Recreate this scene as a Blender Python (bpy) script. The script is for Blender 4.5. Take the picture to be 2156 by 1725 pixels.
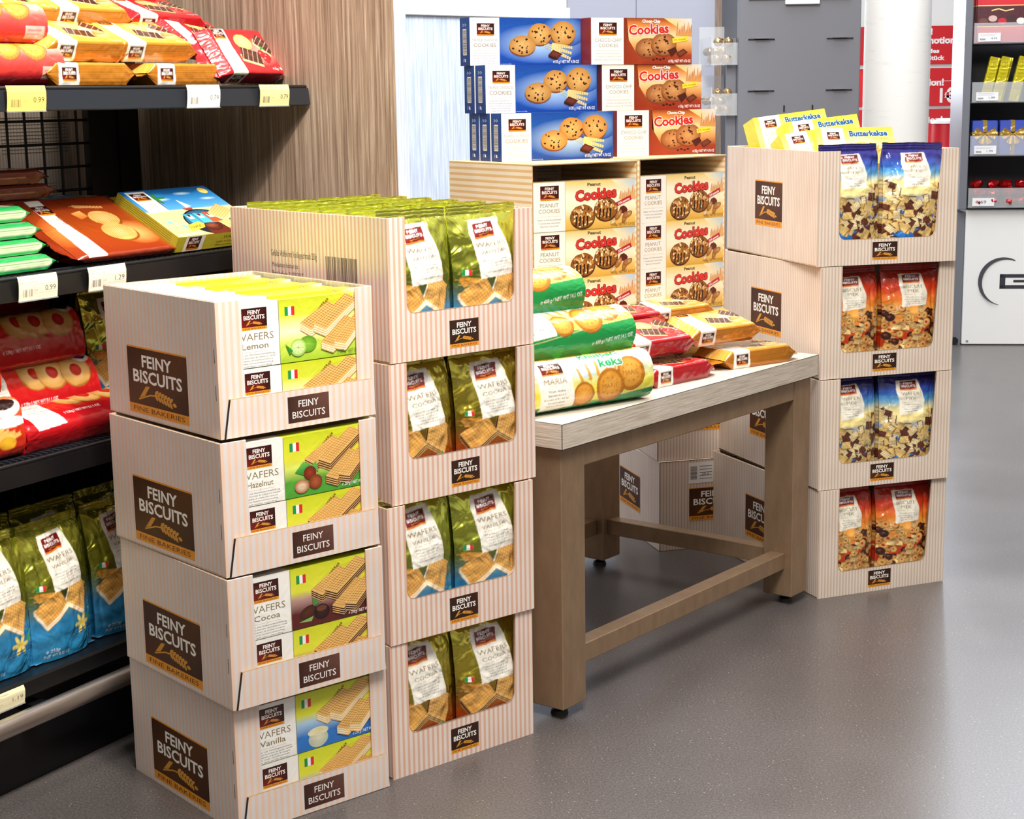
import bpy, math, random
import numpy as np
from mathutils import Vector, Matrix, noise
R = math.radians
for o in list(bpy.data.objects): bpy.data.objects.remove(o)
SC = bpy.context.scene; COL = SC.collection

# ------------------------------------------------------------ camera, world, lights, exposure
EYE = 1.15
cd = bpy.data.cameras.new('camera'); cam = bpy.data.objects.new('camera', cd); COL.objects.link(cam); SC.camera = cam
cd.sensor_width = 36; cd.lens = 3479.4 / 2156 * 36; cd.clip_start = .05; cd.clip_end = 60
cam.matrix_world = Matrix.Translation((0, 0, EYE)) @ Matrix.Rotation(math.pi/2 - .188, 4, 'X') @ Matrix.Rotation(-.0153, 4, 'Z')
SC.view_settings.view_transform = 'Standard'; SC.view_settings.look = 'None'
SC.view_settings.exposure = 0.93; SC.view_settings.gamma = 1; SC.view_settings.use_curve_mapping = False
W = bpy.data.worlds.new('shop_light'); SC.world = W; W.use_nodes = True
wn = W.node_tree.nodes; wl = W.node_tree.links
bg = wn['Background']; tc = wn.new('ShaderNodeTexCoord'); sp = wn.new('ShaderNodeSeparateXYZ'); rp = wn.new('ShaderNodeValToRGB')
mr = wn.new('ShaderNodeMapRange'); mr.inputs[1].default_value = -1; mr.inputs[2].default_value = 1
wl.new(tc.outputs['Generated'], sp.inputs[0]); wl.new(sp.outputs[2], mr.inputs[0]); wl.new(mr.outputs[0], rp.inputs[0]); wl.new(rp.outputs[0], bg.inputs[0])
rp.color_ramp.elements[0].color = (.05, .045, .04, 1); rp.color_ramp.elements[1].color = (.75, .72, .68, 1)
rp.color_ramp.elements[0].position = .45; rp.color_ramp.elements[1].position = .8
bg.inputs[1].default_value = .46
def lamp(kind, name, loc, tgt, e, size=1., col=(1, .95, .88), sy=None, spot=None):
    d = bpy.data.lights.new(name, kind); d.energy = e; d.color = col
    if kind == 'AREA':
        d.size = size
        if sy: d.shape = 'RECTANGLE'; d.size_y = sy
    else: d.shadow_soft_size = size
    if kind == 'SPOT': d.spot_size = R(spot or 60); d.spot_blend = .6
    o = bpy.data.objects.new(name, d); COL.objects.link(o); o.location = loc
    o.rotation_euler = (Vector(tgt) - Vector(loc)).to_track_quat('-Z', 'Y').to_euler(); return o
lamp('AREA', 'ceiling_lamp_near', (.3, 1.3, 3.0), (0, 2.9, .5), 54, .9, (1, .94, .86))
lamp('AREA', 'ceiling_lamp_mid', (.1, 3.3, 3.1), (.1, 3.3, 0), 47, .8, (1, .95, .9), 1.2)
lamp('AREA', 'ceiling_lamp_far', (1.3, 5.9, 3.1), (1.3, 6.1, 0), 62, 2.2, (.93, .96, 1), 2.6)
lamp('SPOT', 'ceiling_spot_shelf', (.25, 1.7, 2.75), (-.72, 2.9, 1.15), 95, .05, (1, .93, .82), spot=46)
lamp('AREA', 'window_daylight', (2.3, 8.6, 2.3), (.6, 4.4, .5), 85, 3.6, (.82, .9, 1), 2.6)
lamp('SPOT', 'wall_daylight_spot', (.3, 4.2, 2.6), (-.35, 5.5, 1.1), 34, .2, (.72, .84, 1), spot=75)  # added bluish spot, stands in for the daylight on the back wall

# ------------------------------------------------------------ colour and materials
def lin(v): return v / 12.92 if v <= .04045 else ((v + .055) / 1.055) ** 2.4
_cc = {}
def C(h, m=0.):
    if not isinstance(h, str): return (*h[:3], m) if len(h) < 4 else tuple(h)
    k = (h, m)
    if k not in _cc:
        s = h.lstrip('#'); _cc[k] = tuple(lin(int(s[i:i+2], 16) / 255) for i in (0, 2, 4)) + (m,)
    return _cc[k]
def mixc(a, b, t): return tuple(a[i] * (1 - t) + b[i] * t for i in range(4))
def mat(name, col='#808080', rough=.5, metal=0., **kw):
    m = bpy.data.materials.new(name); m.use_nodes = True; b = m.node_tree.nodes['Principled BSDF']
    b.inputs['Base Color'].default_value = (*C(col)[:3], 1); b.inputs['Roughness'].default_value = rough; b.inputs['Metallic'].default_value = metal
    for k, v in kw.items(): b.inputs[k.replace('_', ' ')].default_value = v
    return m
def nd(m, t, **kw):
    n = m.node_tree.nodes.new('ShaderNode' + t)
    for k, v in kw.items(): setattr(n, k, v)
    return n
def lk(m, a, b): m.node_tree.links.new(a, b)
def bsdf(m): return m.node_tree.nodes['Principled BSDF']
def ramp(m, fac, stops):
    r = nd(m, 'ValToRGB'); e = r.color_ramp.elements
    while len(e) < len(stops): e.new(.5)
    for i, (p, c) in enumerate(stops): e[i].position = p; e[i].color = (*C(c)[:3], 1)
    lk(m, fac, r.inputs[0]); return r.outputs[0]
def printed(name, rough, coat=0., sheen=.5, bs=60, bst=.04, bd=1.):
    m = mat(name, rough=rough); a = nd(m, 'Attribute', attribute_name='Col'); b = bsdf(m)
    lk(m, a.outputs['Color'], b.inputs['Base Color']); lk(m, a.outputs['Alpha'], b.inputs['Metallic'])
    b.inputs['Coat Weight'].default_value = coat; b.inputs['Coat Roughness'].default_value = .12; b.inputs['Specular IOR Level'].default_value = sheen
    n = nd(m, 'TexNoise'); n.inputs['Scale'].default_value = bs; n.inputs['Distortion'].default_value = bd; n.inputs['Detail'].default_value = 2; bp = nd(m, 'Bump'); bp.inputs['Strength'].default_value = bst; bp.inputs['Distance'].default_value = .02
    t = nd(m, 'TexCoord'); lk(m, t.outputs['Object'], n.inputs[0]); lk(m, n.outputs[0], bp.inputs['Height']); lk(m, bp.outputs[0], b.inputs['Normal'])
    return m
M_card = printed('printed_card', .36)
M_matte = printed('printed_carton', .6, 0, .3)
M_film = printed('printed_film', .22, .4, .5, 22, .12, 1.2)
M_bag = printed('printed_foil', .2, .5, .5, 16, .55, 1.6)
def striped(name, base, stripe, pitch, axis='xy', rough=.62):
    m = mat(name, rough=rough); t = nd(m, 'TexCoord'); s = nd(m, 'SeparateXYZ'); lk(m, t.outputs['Object'], s.inputs[0])
    if axis == 'xy':
        a = nd(m, 'Math', operation='ADD'); lk(m, s.outputs[0], a.inputs[0]); lk(m, s.outputs[1], a.inputs[1]); src = a.outputs[0]
    else: src = s.outputs[2]
    q = nd(m, 'Math', operation='MULTIPLY'); lk(m, src, q.inputs[0]); q.inputs[1].default_value = 2 * math.pi / pitch
    w = nd(m, 'Math', operation='SINE'); lk(m, q.outputs[0], w.inputs[0])
    r = nd(m, 'MapRange'); lk(m, w.outputs[0], r.inputs[0]); r.inputs[1].default_value = -.1; r.inputs[2].default_value = .45
    n = nd(m, 'TexNoise'); n.inputs['Scale'].default_value = 9; n.inputs['Detail'].default_value = 6; lk(m, t.outputs['Object'], n.inputs[0])
    x = nd(m, 'MixRGB'); lk(m, r.outputs[0], x.inputs[0]); x.inputs[1].default_value = (*C(base)[:3], 1); x.inputs[2].default_value = (*C(stripe)[:3], 1)
    y = nd(m, 'MixRGB', blend_type='MULTIPLY'); y.inputs[0].default_value = .35; lk(m, x.outputs[0], y.inputs[1]); lk(m, ramp(m, n.outputs[0], [(.3, '#e6e0da'), (.6, '#ffffff')]), y.inputs[2])
    lk(m, y.outputs[0], bsdf(m).inputs['Base Color']); bsdf(m).inputs['Specular IOR Level'].default_value = .3
    n2 = nd(m, 'TexNoise'); n2.inputs['Scale'].default_value = 14; lk(m, t.outputs['Object'], n2.inputs[0]); b = nd(m, 'Bump'); b.inputs['Strength'].default_value = .08; b.inputs['Distance'].default_value = .01
    lk(m, n2.outputs[0], b.inputs['Height']); lk(m, b.outputs[0], bsdf(m).inputs['Normal']); return m
M_A = striped('striped_tray_card', '#e2dad8', '#efcdb6', .0118)
M_B = striped('striped_bag_tray_card', '#ecdfd6', '#e3b6a0', .0105)
M_Cc = striped('striped_mix_tray_card', '#e6dacd', '#d3bcab', .0082)
M_E = striped('striped_cookie_carton_card', '#f6ead2', '#e6c389', .0125, 'z')
def grained(name, cols, scl, rough=.45, detail=8, sc=6., dist=.0, bump=.05):
    m = mat(name, rough=rough); t = nd(m, 'TexCoord'); mp = nd(m, 'Mapping'); mp.inputs['Scale'].default_value = scl
    lk(m, t.outputs['Object'], mp.inputs[0]); n = nd(m, 'TexNoise'); n.inputs['Scale'].default_value = sc; n.inputs['Detail'].default_value = detail; n.inputs['Roughness'].default_value = .68; n.inputs['Distortion'].default_value = dist
    lk(m, mp.outputs[0], n.inputs[0]); lk(m, ramp(m, n.outputs[0], cols), bsdf(m).inputs['Base Color'])
    b = nd(m, 'Bump'); b.inputs['Strength'].default_value = bump; lk(m, n.outputs[0], b.inputs['Height']); lk(m, b.outputs[0], bsdf(m).inputs['Normal']); return m
M_wood = grained('vertical_grain_laminate', [(.3, '#5e4d40'), (.45, '#8d7765'), (.55, '#a18b78'), (.68, '#bfab98')], (34, 34, .7), .45, dist=.5)
M_wall = grained('daylit_grain_laminate', [(.3, '#a9b6ca'), (.48, '#c0cde0'), (.62, '#dbe6f4')], (26, 26, .8), .45, dist=.5)  # wood laminate with bluish daylight put into its colours
M_slab = grained('pale_ash_laminate', [(.3, '#a08f80'), (.45, '#c9bbab'), (.62, '#e6dccf')], (1.5, 60, 60), .38, sc=7)
M_slab2 = grained('pale_ash_edge_laminate', [(.3, '#a08f80'), (.45, '#c9bbab'), (.62, '#e6dccf')], (60, 1.5, 60), .38, sc=7)
M_frame = grained('bronze_lacquered_steel', [(.3, '#957a60'), (.7, '#a98d70')], (3, 3, 1), .36, sc=12, bump=.01); bsdf(M_frame).inputs['Metallic'].default_value = .45
M_kraft = grained('brown_corrugated_core', [(.3, '#a5845c'), (.7, '#c4a57c')], (1, 1, 1), .8, sc=120)
M_black = mat('black_powder_coat', '#0c0c0e', .35)
M_dark = mat('dark_metal_lip', '#2c3038', .3, .3)
M_groove = mat('black_edge_gap', '#15100c', .8)
M_chrome = mat('brushed_steel_tube', '#d8d0ca', .36, 1.)
M_grey = mat('grey_lacquer', '#74767e', .4)
M_greydk = mat('dark_grey_lacquer', '#3c3d44', .45)
M_wallgrey = mat('light_grey_wall_paint', '#a4a8b8', .6)
M_white = mat('white_lacquer', '#f4f4f2', .3)
M_plaster = grained('white_plaster', [(.3, '#e9e6de'), (.42, '#f7f4ee')], (1, 1, 9), .7, sc=4, bump=.04)
M_rubber = mat('black_rubber', '#0a0a0a', .5)
def glass(name, col='#eef2f4', a=.25):
    m = mat(name, col, .05); b = bsdf(m); b.inputs['Transmission Weight'].default_value = .0; b.inputs['Alpha'].default_value = a; b.inputs['Specular IOR Level'].default_value = .8; return m
M_acryl = glass('clear_acrylic')
def emit(name, col, s):
    m = mat(name, col); b = bsdf(m); b.inputs['Emission Color'].default_value = (*C(col)[:3], 1); b.inputs['Emission Strength'].default_value = s; return m
M_sky = emit('bright_daylight_pane', '#f4f8ff', 1.0)
def floor_mat():
    m = mat('speckled_grey_vinyl', '#6c6a6c', .24); t = nd(m, 'TexCoord'); b = bsdf(m)
    n = nd(m, 'TexNoise'); n.inputs['Scale'].default_value = 260; n.inputs['Detail'].default_value = 3; lk(m, t.outputs['Object'], n.inputs[0])
    base = ramp(m, n.outputs[0], [(.36, '#4e4a49'), (.5, '#5b5655'), (.66, '#6a6564')])
    v = nd(m, 'TexVoronoi'); v.inputs['Scale'].default_value = 105; lk(m, t.outputs['Object'], v.inputs[0])
    wv = ramp(m, v.outputs['Distance'], [(.07, '#ffffff'), (.12, '#000000')])
    s = nd(m, 'SeparateColor'); lk(m, v.outputs['Color'], s.inputs[0]); g = nd(m, 'Math', operation='GREATER_THAN'); g.inputs[1].default_value = .62; lk(m, s.outputs[0], g.inputs[0])
    g2 = nd(m, 'Math', operation='MULTIPLY'); lk(m, wv, g2.inputs[0]); lk(m, g.outputs[0], g2.inputs[1])
    x = nd(m, 'MixRGB'); lk(m, g2.outputs[0], x.inputs[0]); lk(m, base, x.inputs[1]); x.inputs[2].default_value = (.5, .48, .45, 1)
    n3 = nd(m, 'TexNoise'); n3.inputs['Scale'].default_value = 2.5; n3.inputs['Detail'].default_value = 5; lk(m, t.outputs['Object'], n3.inputs[0])
    y = nd(m, 'MixRGB', blend_type='MULTIPLY'); y.inputs[0].default_value = .6; lk(m, x.outputs[0], y.inputs[1]); lk(m, ramp(m, n3.outputs[0], [(.35, '#dcdad8'), (.65, '#ffffff')]), y.inputs[2])
    lk(m, y.outputs[0], b.inputs['Base Color']); rr = nd(m, 'MapRange'); lk(m, n3.outputs[0], rr.inputs[0]); rr.inputs[3].default_value = .24; rr.inputs[4].default_value = .36
    lk(m, rr.outputs[0], b.inputs['Roughness']); b.inputs['Specular IOR Level'].default_value = .6; return m
M_floor = floor_mat()

# ------------------------------------------------------------ 2D artwork: triangles with colours, in millimetres
_tx = {}
def glyphs(s, bold):
    k = (s, bold)
    if k in _tx: return _tx[k]
    f = bpy.data.curves.new('t', 'FONT'); f.body = s; f.size = 1; f.resolution_u = 2; f.offset = bold; f.align_x = 'LEFT'
    o = bpy.data.objects.new('t', f); me = o.to_mesh(); me.calc_loop_triangles()
    v = np.array([(p.co.x, p.co.y) for p in me.vertices]).reshape(-1, 2); t = np.array([tuple(q.vertices) for q in me.loop_triangles], int).reshape(-1, 3)
    o.to_mesh_clear(); bpy.data.objects.remove(o); bpy.data.curves.remove(f)
    _tx[k] = (v, t); return _tx[k]
CAP = None
class Art:
    def __init__(s, w, h, base=None):
        s.w, s.h, s.p = w, h, []; s.xf = None; s.clip = None
        if base is not None: s.rect(0, 0, w, h, base)
    def add(s, v, t, c, ink=False):
        v = np.asarray(v, float).reshape(-1, 2); t = np.asarray(t, int).reshape(-1, 3)
        c = np.asarray(c, float)
        if c.ndim == 1: c = np.tile(c, (len(v), 1))
        if s.xf is not None: v = v @ s.xf[0].T + s.xf[1]
        if s.clip: v, t, c = s._clip(v, t, c)
        if len(t) == 0: return
        s.p.append((v, t, c))
    def _clip(s, v, t, c):
        x0, y0, x1, y1 = s.clip
        if v[:, 0].min() >= x0 and v[:, 0].max() <= x1 and v[:, 1].min() >= y0 and v[:, 1].max() <= y1: return v, t, c
        V, T, K = [], [], []
        for tr in t:
            poly = [np.r_[v[i], c[i]] for i in tr]
            for ax, lim, sg in ((0, x0, 1), (0, x1, -1), (1, y0, 1), (1, y1, -1)):
                out = []
                for a, b in zip(poly, poly[1:] + poly[:1]):
                    da, db = sg * (a[ax] - lim), sg * (b[ax] - lim)
                    if da >= 0: out.append(a)
                    if (da >= 0) != (db >= 0): out.append(a + (b - a) * da / (da - db))
                poly = out
                if not poly: break
            if len(poly) > 2:
                n = len(V); V += [q[:2] for q in poly]; K += [q[2:] for q in poly]; T += [(n, n + i, n + i + 1) for i in range(1, len(poly) - 1)]
        return (np.array(V), np.array(T), np.array(K)) if V else (np.zeros((0, 2)), np.zeros((0, 3), int), np.zeros((0, 4)))
    def rect(s, x0, y0, x1, y1, c): s.poly([(x0, y0), (x1, y0), (x1, y1), (x0, y1)], c)
    def poly(s, pts, c):
        n = len(pts)
        if isinstance(c, list): cc = [C(q) for q in c]
        else: cc = [C(c)] * n
        if n > 4:
            m = np.mean(pts, axis=0); s.add(list(pts) + [m], [(i, (i + 1) % n, n) for i in range(n)], np.array(cc + [np.mean(cc, axis=0)]))
        else: s.add(pts, [(0, i, i + 1) for i in range(1, n - 1)], np.array(cc))
    def vgrad(s, x0, y0, x1, y1, stops):     # stops (0..1 from the bottom, colour)
        for (a, ca), (b, cb) in zip(stops, stops[1:]):
            s.poly([(x0, y0 + a*(y1-y0)), (x1, y0 + a*(y1-y0)), (x1, y0 + b*(y1-y0)), (x0, y0 + b*(y1-y0))], [ca, ca, cb, cb])
    def ell(s, cx, cy, rx, ry, c, n=24, rim=None, rot=0., jit=0., rnd=None):
        a = np.linspace(0, 2*np.pi, n, endpoint=False); k = np.ones(n)
        if jit: k += np.array([(rnd or random).uniform(-jit, jit) for _ in range(n)])
        x, y = rx*k*np.cos(a), ry*k*np.sin(a); cr, sr = math.cos(rot), math.sin(rot)
        v = np.c_[cx + x*cr - y*sr, cy + x*sr + y*cr]; v = np.r_[v, [[cx, cy]]]
        col = np.array([C(rim or c)] * n + [C(c)]); s.add(v, [(i, (i+1) % n, n) for i in range(n)], col)
    def lines(s, segs, w, c):      # one layer, one colour
        V, T = [], []
        for (a, b) in segs:
            a, b = np.array(a, float), np.array(b, float); d = b - a; L = np.hypot(*d)
            if L < 1e-6: continue
            q = np.array([-d[1], d[0]]) / L * w / 2; n = len(V); V += [a - q, b - q, b + q, a + q]; T += [(n, n+1, n+2), (n, n+2, n+3)]
        if V: s.add(V, T, C(c))
    def many(s, polys, c):
        V, T = [], []
        for p in polys:
            n = len(V); V += list(p); T += [(n, n+i, n+i+1) for i in range(1, len(p)-1)]
        s.add(V, T, C(c))
    def text(s, t, x, y, cap, c, width=None, al='c', bold=0., slant=0., rot=0.):
        global CAP
        if CAP is None: CAP = glyphs('H', 0.)[0][:, 1].max()
        v, tr = glyphs(t, bold)
        if len(v) == 0: return
        v = v * (cap / CAP); lo, hi = v[:, 0].min(), v[:, 0].max()
        k = (width / (hi - lo)) if width else 1.
        X = (v[:, 0] - lo) * k; wd = (hi - lo) * k
        X = X - {'c': wd/2, 'l': 0, 'r': wd}[al] + slant * v[:, 1]; Y = v[:, 1]
        cr, sr = math.cos(rot), math.sin(rot)
        s.add(np.c_[x + X*cr - Y*sr, y + X*sr + Y*cr], tr, C(c))
    def layers(s):
        bb = [(*p[0].min(0), *p[0].max(0)) for p in s.p]; L = []
        for i, b in enumerate(bb):
            l = 1
            for j in range(i):
                q = bb[j]
                if q[0] < b[2] and q[2] > b[0] and q[1] < b[3] and q[3] > b[1]: l = max(l, L[j] + 1)
            L.append(l)
        return L
    def raster(s, nx, ny, ss=3):
        Wd, Hd = nx*ss, ny*ss; img = np.zeros((Hd, Wd, 4)); sx, sy = Wd / s.w, Hd / s.h
        for v, tr, c in s.p:
            P = v * [sx, sy]
            for t in tr:
                a, b, d = P[t]; x0 = max(int(min(a[0], b[0], d[0]) - .5), 0); x1 = min(int(max(a[0], b[0], d[0]) + 1.5), Wd); y0 = max(int(min(a[1], b[1], d[1]) - .5), 0); y1 = min(int(max(a[1], b[1], d[1]) + 1.5), Hd)
                if x1 <= x0 or y1 <= y0: continue
                den = (b[1]-d[1])*(a[0]-d[0]) + (d[0]-b[0])*(a[1]-d[1])
                if abs(den) < 1e-9: continue
                X = np.arange(x0, x1)[None, :] + .5; Y = np.arange(y0, y1)[:, None] + .5
                w0 = ((b[1]-d[1])*(X-d[0]) + (d[0]-b[0])*(Y-d[1])) / den; w1 = ((d[1]-a[1])*(X-d[0]) + (a[0]-d[0])*(Y-d[1])) / den; w2 = 1 - w0 - w1
                m = (w0 >= -1e-4) & (w1 >= -1e-4) & (w2 >= -1e-4)
                if not m.any(): continue
                sub = img[y0:y1, x0:x1]; k = c[t]
                if np.allclose(k[0], k[1]) and np.allclose(k[0], k[2]): sub[m] = k[0]
                else: sub[m] = (w0[m][:, None]*k[0] + w1[m][:, None]*k[1] + w2[m][:, None]*k[2])
        return img.reshape(ny, ss, nx, ss, 4).mean((1, 3))

# ------------------------------------------------------------ 3D mesh collector
class MB:
    def __init__(s): s.v, s.f, s.m, s.c, s.sm, s.mats = [], [], [], [], [], []
    def mi(s, m):
        if m not in s.mats: s.mats.append(m)
        return s.mats.index(m)
    def add(s, vs, fs, m, col=(1, 1, 1, 0), smooth=False):
        n = len(s.v); k = s.mi(m); s.v += [tuple(map(float, q)) for q in vs]
        s.c += ([tuple(col)] * len(vs)) if not (isinstance(col, np.ndarray) and col.ndim == 2) else [tuple(q) for q in col]
        for f in fs: s.f.append(tuple(int(i) + n for i in f)); s.m.append(k); s.sm.append(smooth)
    def box(s, a, b, m, col=(1, 1, 1, 0), M=None):
        x0, y0, z0 = a; x1, y1, z1 = b
        vs = [(x0,y0,z0),(x1,y0,z0),(x1,y1,z0),(x0,y1,z0),(x0,y0,z1),(x1,y0,z1),(x1,y1,z1),(x0,y1,z1)]
        if M: vs = [tuple(M @ Vector(q)) for q in vs]
        s.add(vs, [(0,3,2,1),(4,5,6,7),(0,1,5,4),(1,2,6,5),(2,3,7,6),(3,0,4,7)], m, C(col) if isinstance(col, str) else col)
    def bevbox(s, a, b, m, r=.003, col=(1, 1, 1, 0), M=None):
        x0, y0, z0 = a; x1, y1, z1 = b; vs = []; X = ((x0, 1), (x1, -1)); Y = ((y0, 1), (y1, -1)); Z = ((z0, 1), (z1, -1)); ix = {}
        for i, (x, sx) in enumerate(X):
            for j, (y, sy) in enumerate(Y):
                for k, (z, sz) in enumerate(Z):
                    for ax, q in enumerate(((x, y+sy*r, z+sz*r), (x+sx*r, y, z+sz*r), (x+sx*r, y+sy*r, z))): ix[i, j, k, ax] = len(vs); vs.append(q)
        F = []
        for i in (0, 1): F.append([ix[i,0,0,0], ix[i,1,0,0], ix[i,1,1,0], ix[i,0,1,0]])
        for j in (0, 1): F.append([ix[0,j,0,1], ix[1,j,0,1], ix[1,j,1,1], ix[0,j,1,1]])
        for k in (0, 1): F.append([ix[0,0,k,2], ix[1,0,k,2], ix[1,1,k,2], ix[0,1,k,2]])
        for j in (0, 1):
            for k in (0, 1): F.append([ix[0,j,k,1], ix[1,j,k,1], ix[1,j,k,2], ix[0,j,k,2]])
        for i in (0, 1):
            for k in (0, 1): F.append([ix[i,0,k,0], ix[i,1,k,0], ix[i,1,k,2], ix[i,0,k,2]])
        for i in (0, 1):
            for j in (0, 1): F.append([ix[i,j,0,0], ix[i,j,1,0], ix[i,j,1,1], ix[i,j,0,1]])
        for i in (0, 1):
            for j in (0, 1):
                for k in (0, 1): F.append([ix[i,j,k,0], ix[i,j,k,1], ix[i,j,k,2]])
        c = Vector(((x0+x1)/2, (y0+y1)/2, (z0+z1)/2)); G = []
        for f in F:
            p = [Vector(vs[q]) for q in f]; n = (p[1]-p[0]).cross(p[2]-p[0])
            G.append(f if n.dot(sum(p, Vector())/len(p) - c) > 0 else f[::-1])
        if M: vs = [tuple(M @ Vector(q)) for q in vs]
        s.add(vs, G, m, C(col) if isinstance(col, str) else col)
    def prism(s, pts, y0, y1, m, col=(1, 1, 1, 0), M=None):   # 2D (x, z) outline (counter-clockwise seen from the front) pushed from y0 to y1
        n = len(pts); vs = [(x, y0, z) for x, z in pts] + [(x, y1, z) for x, z in pts]
        if M: vs = [tuple(M @ Vector(q)) for q in vs]
        s.add(vs, [tuple(range(n)), tuple(range(2*n-1, n-1, -1))] + [(i, i+n, (i+1) % n + n, (i+1) % n) for i in range(n)], m, C(col) if isinstance(col, str) else col)
    def art(s, art, o, ux, uy, m=None, dz=.00006, sc=.001):
        o, ux, uy = Vector(o), Vector(ux).normalized(), Vector(uy).normalized(); n = ux.cross(uy)
        for (v, t, c), l in zip(art.p, art.layers()):
            q = np.array(o)[None] + v[:, :1]*sc*np.array(ux)[None] + v[:, 1:]*sc*np.array(uy)[None] + (l*dz)*np.array(n)[None]
            a = v[t]; ar = (a[:,1,0]-a[:,0,0])*(a[:,2,1]-a[:,0,1]) - (a[:,2,0]-a[:,0,0])*(a[:,1,1]-a[:,0,1]); tt = t.copy(); tt[ar < 0] = tt[ar < 0][:, ::-1]
            s.add(q, tt, m or M_card, c)
    def grid(s, P, m, col, smooth=True, flip=False):   # P (r, c, 3)
        r, c = P.shape[:2]; idx = np.arange(r*c).reshape(r, c)
        q = np.stack([idx[:-1, :-1], idx[:-1, 1:], idx[1:, 1:], idx[1:, :-1]], -1).reshape(-1, 4)
        if flip: q = q[:, ::-1]
        k = np.asarray(col, float); k = np.tile(k, (r*c, 1)) if k.ndim == 1 else k.reshape(-1, 4)
        s.add(P.reshape(-1, 3), q, m, k, smooth)
    def cyl(s, a, b, r0, m, r1=None, n=20, col=(1, 1, 1, 0), cap=True, smooth=True):
        a, b = Vector(a), Vector(b); d = (b-a).normalized(); u = d.orthogonal().normalized(); w = d.cross(u); r1 = r0 if r1 is None else r1
        vs = [a + (u*math.cos(2*math.pi*i/n) + w*math.sin(2*math.pi*i/n))*r0 for i in range(n)] + [b + (u*math.cos(2*math.pi*i/n) + w*math.sin(2*math.pi*i/n))*r1 for i in range(n)]
        k = C(col) if isinstance(col, str) else col
        s.add(vs, [(i, (i+1) % n, (i+1) % n+n, i+n) for i in range(n)], m, k, smooth)
        if cap: s.add(vs, [tuple(range(n-1, -1, -1)), tuple(range(n, 2*n))], m, k)
    def build(s, name, parent=None, M=None):
        me = bpy.data.meshes.new(name); v = np.array(s.v, np.float32); nf = len(s.f)
        me.vertices.add(len(v)); me.vertices.foreach_set('co', v.ravel())
        ls = np.array([len(f) for f in s.f], np.int32); me.loops.add(int(ls.sum())); me.polygons.add(nf)
        me.loops.foreach_set('vertex_index', np.concatenate([np.array(f, np.int32) for f in s.f]))
        me.polygons.foreach_set('loop_start', np.r_[0, np.cumsum(ls)[:-1]].astype(np.int32))
        me.polygons.foreach_set('material_index', np.array(s.m, np.int32)); me.polygons.foreach_set('use_smooth', np.array(s.sm, bool))
        for m in s.mats: me.materials.append(m)
        me.update(calc_edges=True)
        a = me.color_attributes.new('Col', 'FLOAT_COLOR', 'POINT'); a.data.foreach_set('color', np.array(s.c, np.float32).ravel())
        o = bpy.data.objects.new(name, me); COL.objects.link(o)
        if parent: o.parent = parent
        if M: o.matrix_world = M
        return o
def empty(name, M=None):
    o = bpy.data.objects.new(name, None); COL.objects.link(o); o.empty_display_size = .05
    if M: o.matrix_world = M
    return o
def tag(o, label=None, cat=None, group=None, kind=None):
    for k, v in (('label', label), ('category', cat), ('group', group), ('kind', kind)):
        if v: o[k] = v
    return o
def kids(o): return [c for c in COL.objects if c.parent == o]
KID = {}
def copy_tree(o, parent=None):
    c = o.copy(); COL.objects.link(c)
    if parent: c.parent = parent; c.matrix_parent_inverse = o.matrix_parent_inverse.copy(); c.matrix_basis = o.matrix_basis.copy()
    ch = KID.get(o.name)
    if ch is None: ch = KID[o.name] = kids(o)
    for k in ch: copy_tree(k, c)
    return c
USED = set()
def place(proto, M, label, cat, group=None):
    if proto.name in USED: o = copy_tree(proto)
    else: USED.add(proto.name); KID[proto.name] = kids(proto); o = proto
    o.matrix_world = M
    for k in ('label', 'category', 'group'):
        if k in o: del o[k]
    return tag(o, label, cat, group)
def TM(x, y, z, rz=0, rx=0, ry=0):
    return Matrix.Translation((x, y, z)) @ Matrix.Rotation(rz, 4, 'Z') @ Matrix.Rotation(rx, 4, 'X') @ Matrix.Rotation(ry, 4, 'Y')
# ------------------------------------------------------------ printed designs
BR = '#4f2a16'
def wheat(A, x, y, L, ang, c='#e0a038', n=6, w=2., stem=.45):
    ca, sa = math.cos(ang), math.sin(ang); P = lambda u, v: (x + u*ca - v*sa, y + u*sa + v*ca)
    A.lines([(P(0, 0), P(L*stem, 0)), (P(L*stem, 0), P(L, 0))], w*.18, c); pol = []
    for i in range(n):
        u = L*stem + (L*(1-stem))*i/n; s = w*(1 - .35*i/n)
        for sg in (-1, 1): pol.append([P(u, 0), P(u + s*.5, sg*s*.75), P(u + s*1.5, sg*s*.7), P(u + s*1.0, sg*s*.05)])
    A.many(pol, c)
def logo(A, x, y, w, h, big=False, band=.14, base=None):
    c0, c1 = (base or ('#57300f', '#3d2010')) if big else (base or ('#7c1712', '#2c0d08'))
    bh = h*band; A.poly([(x, y+bh), (x+w, y+bh), (x+w, y+h), (x, y+h)], [c0, c1, c1 if not big else c0, c1 if not big else c1])
    if band: A.rect(x, y, x+w, y+bh, '#ec9a2c')
    if big: A.rect(x, y+h, x+w, y+h*1.025, '#ec9a2c')
    k = h*(1-band)
    A.text('FEINY', x+w/2, y+bh+k*.68, k*.2, '#fbf6ee', w*.5, bold=.025)
    A.text('BISCUITS', x+w/2, y+bh+k*.4, k*.21, '#fbf6ee', w*.82, bold=.025)
    ear(A, x+w*.17, y+bh+k*.09, w*.66, k*.26)
    if band > .1: A.text('FINE BAKERIES', x+w/2, y+bh*.25, bh*.5, '#5a3510', w*.86)
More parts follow.
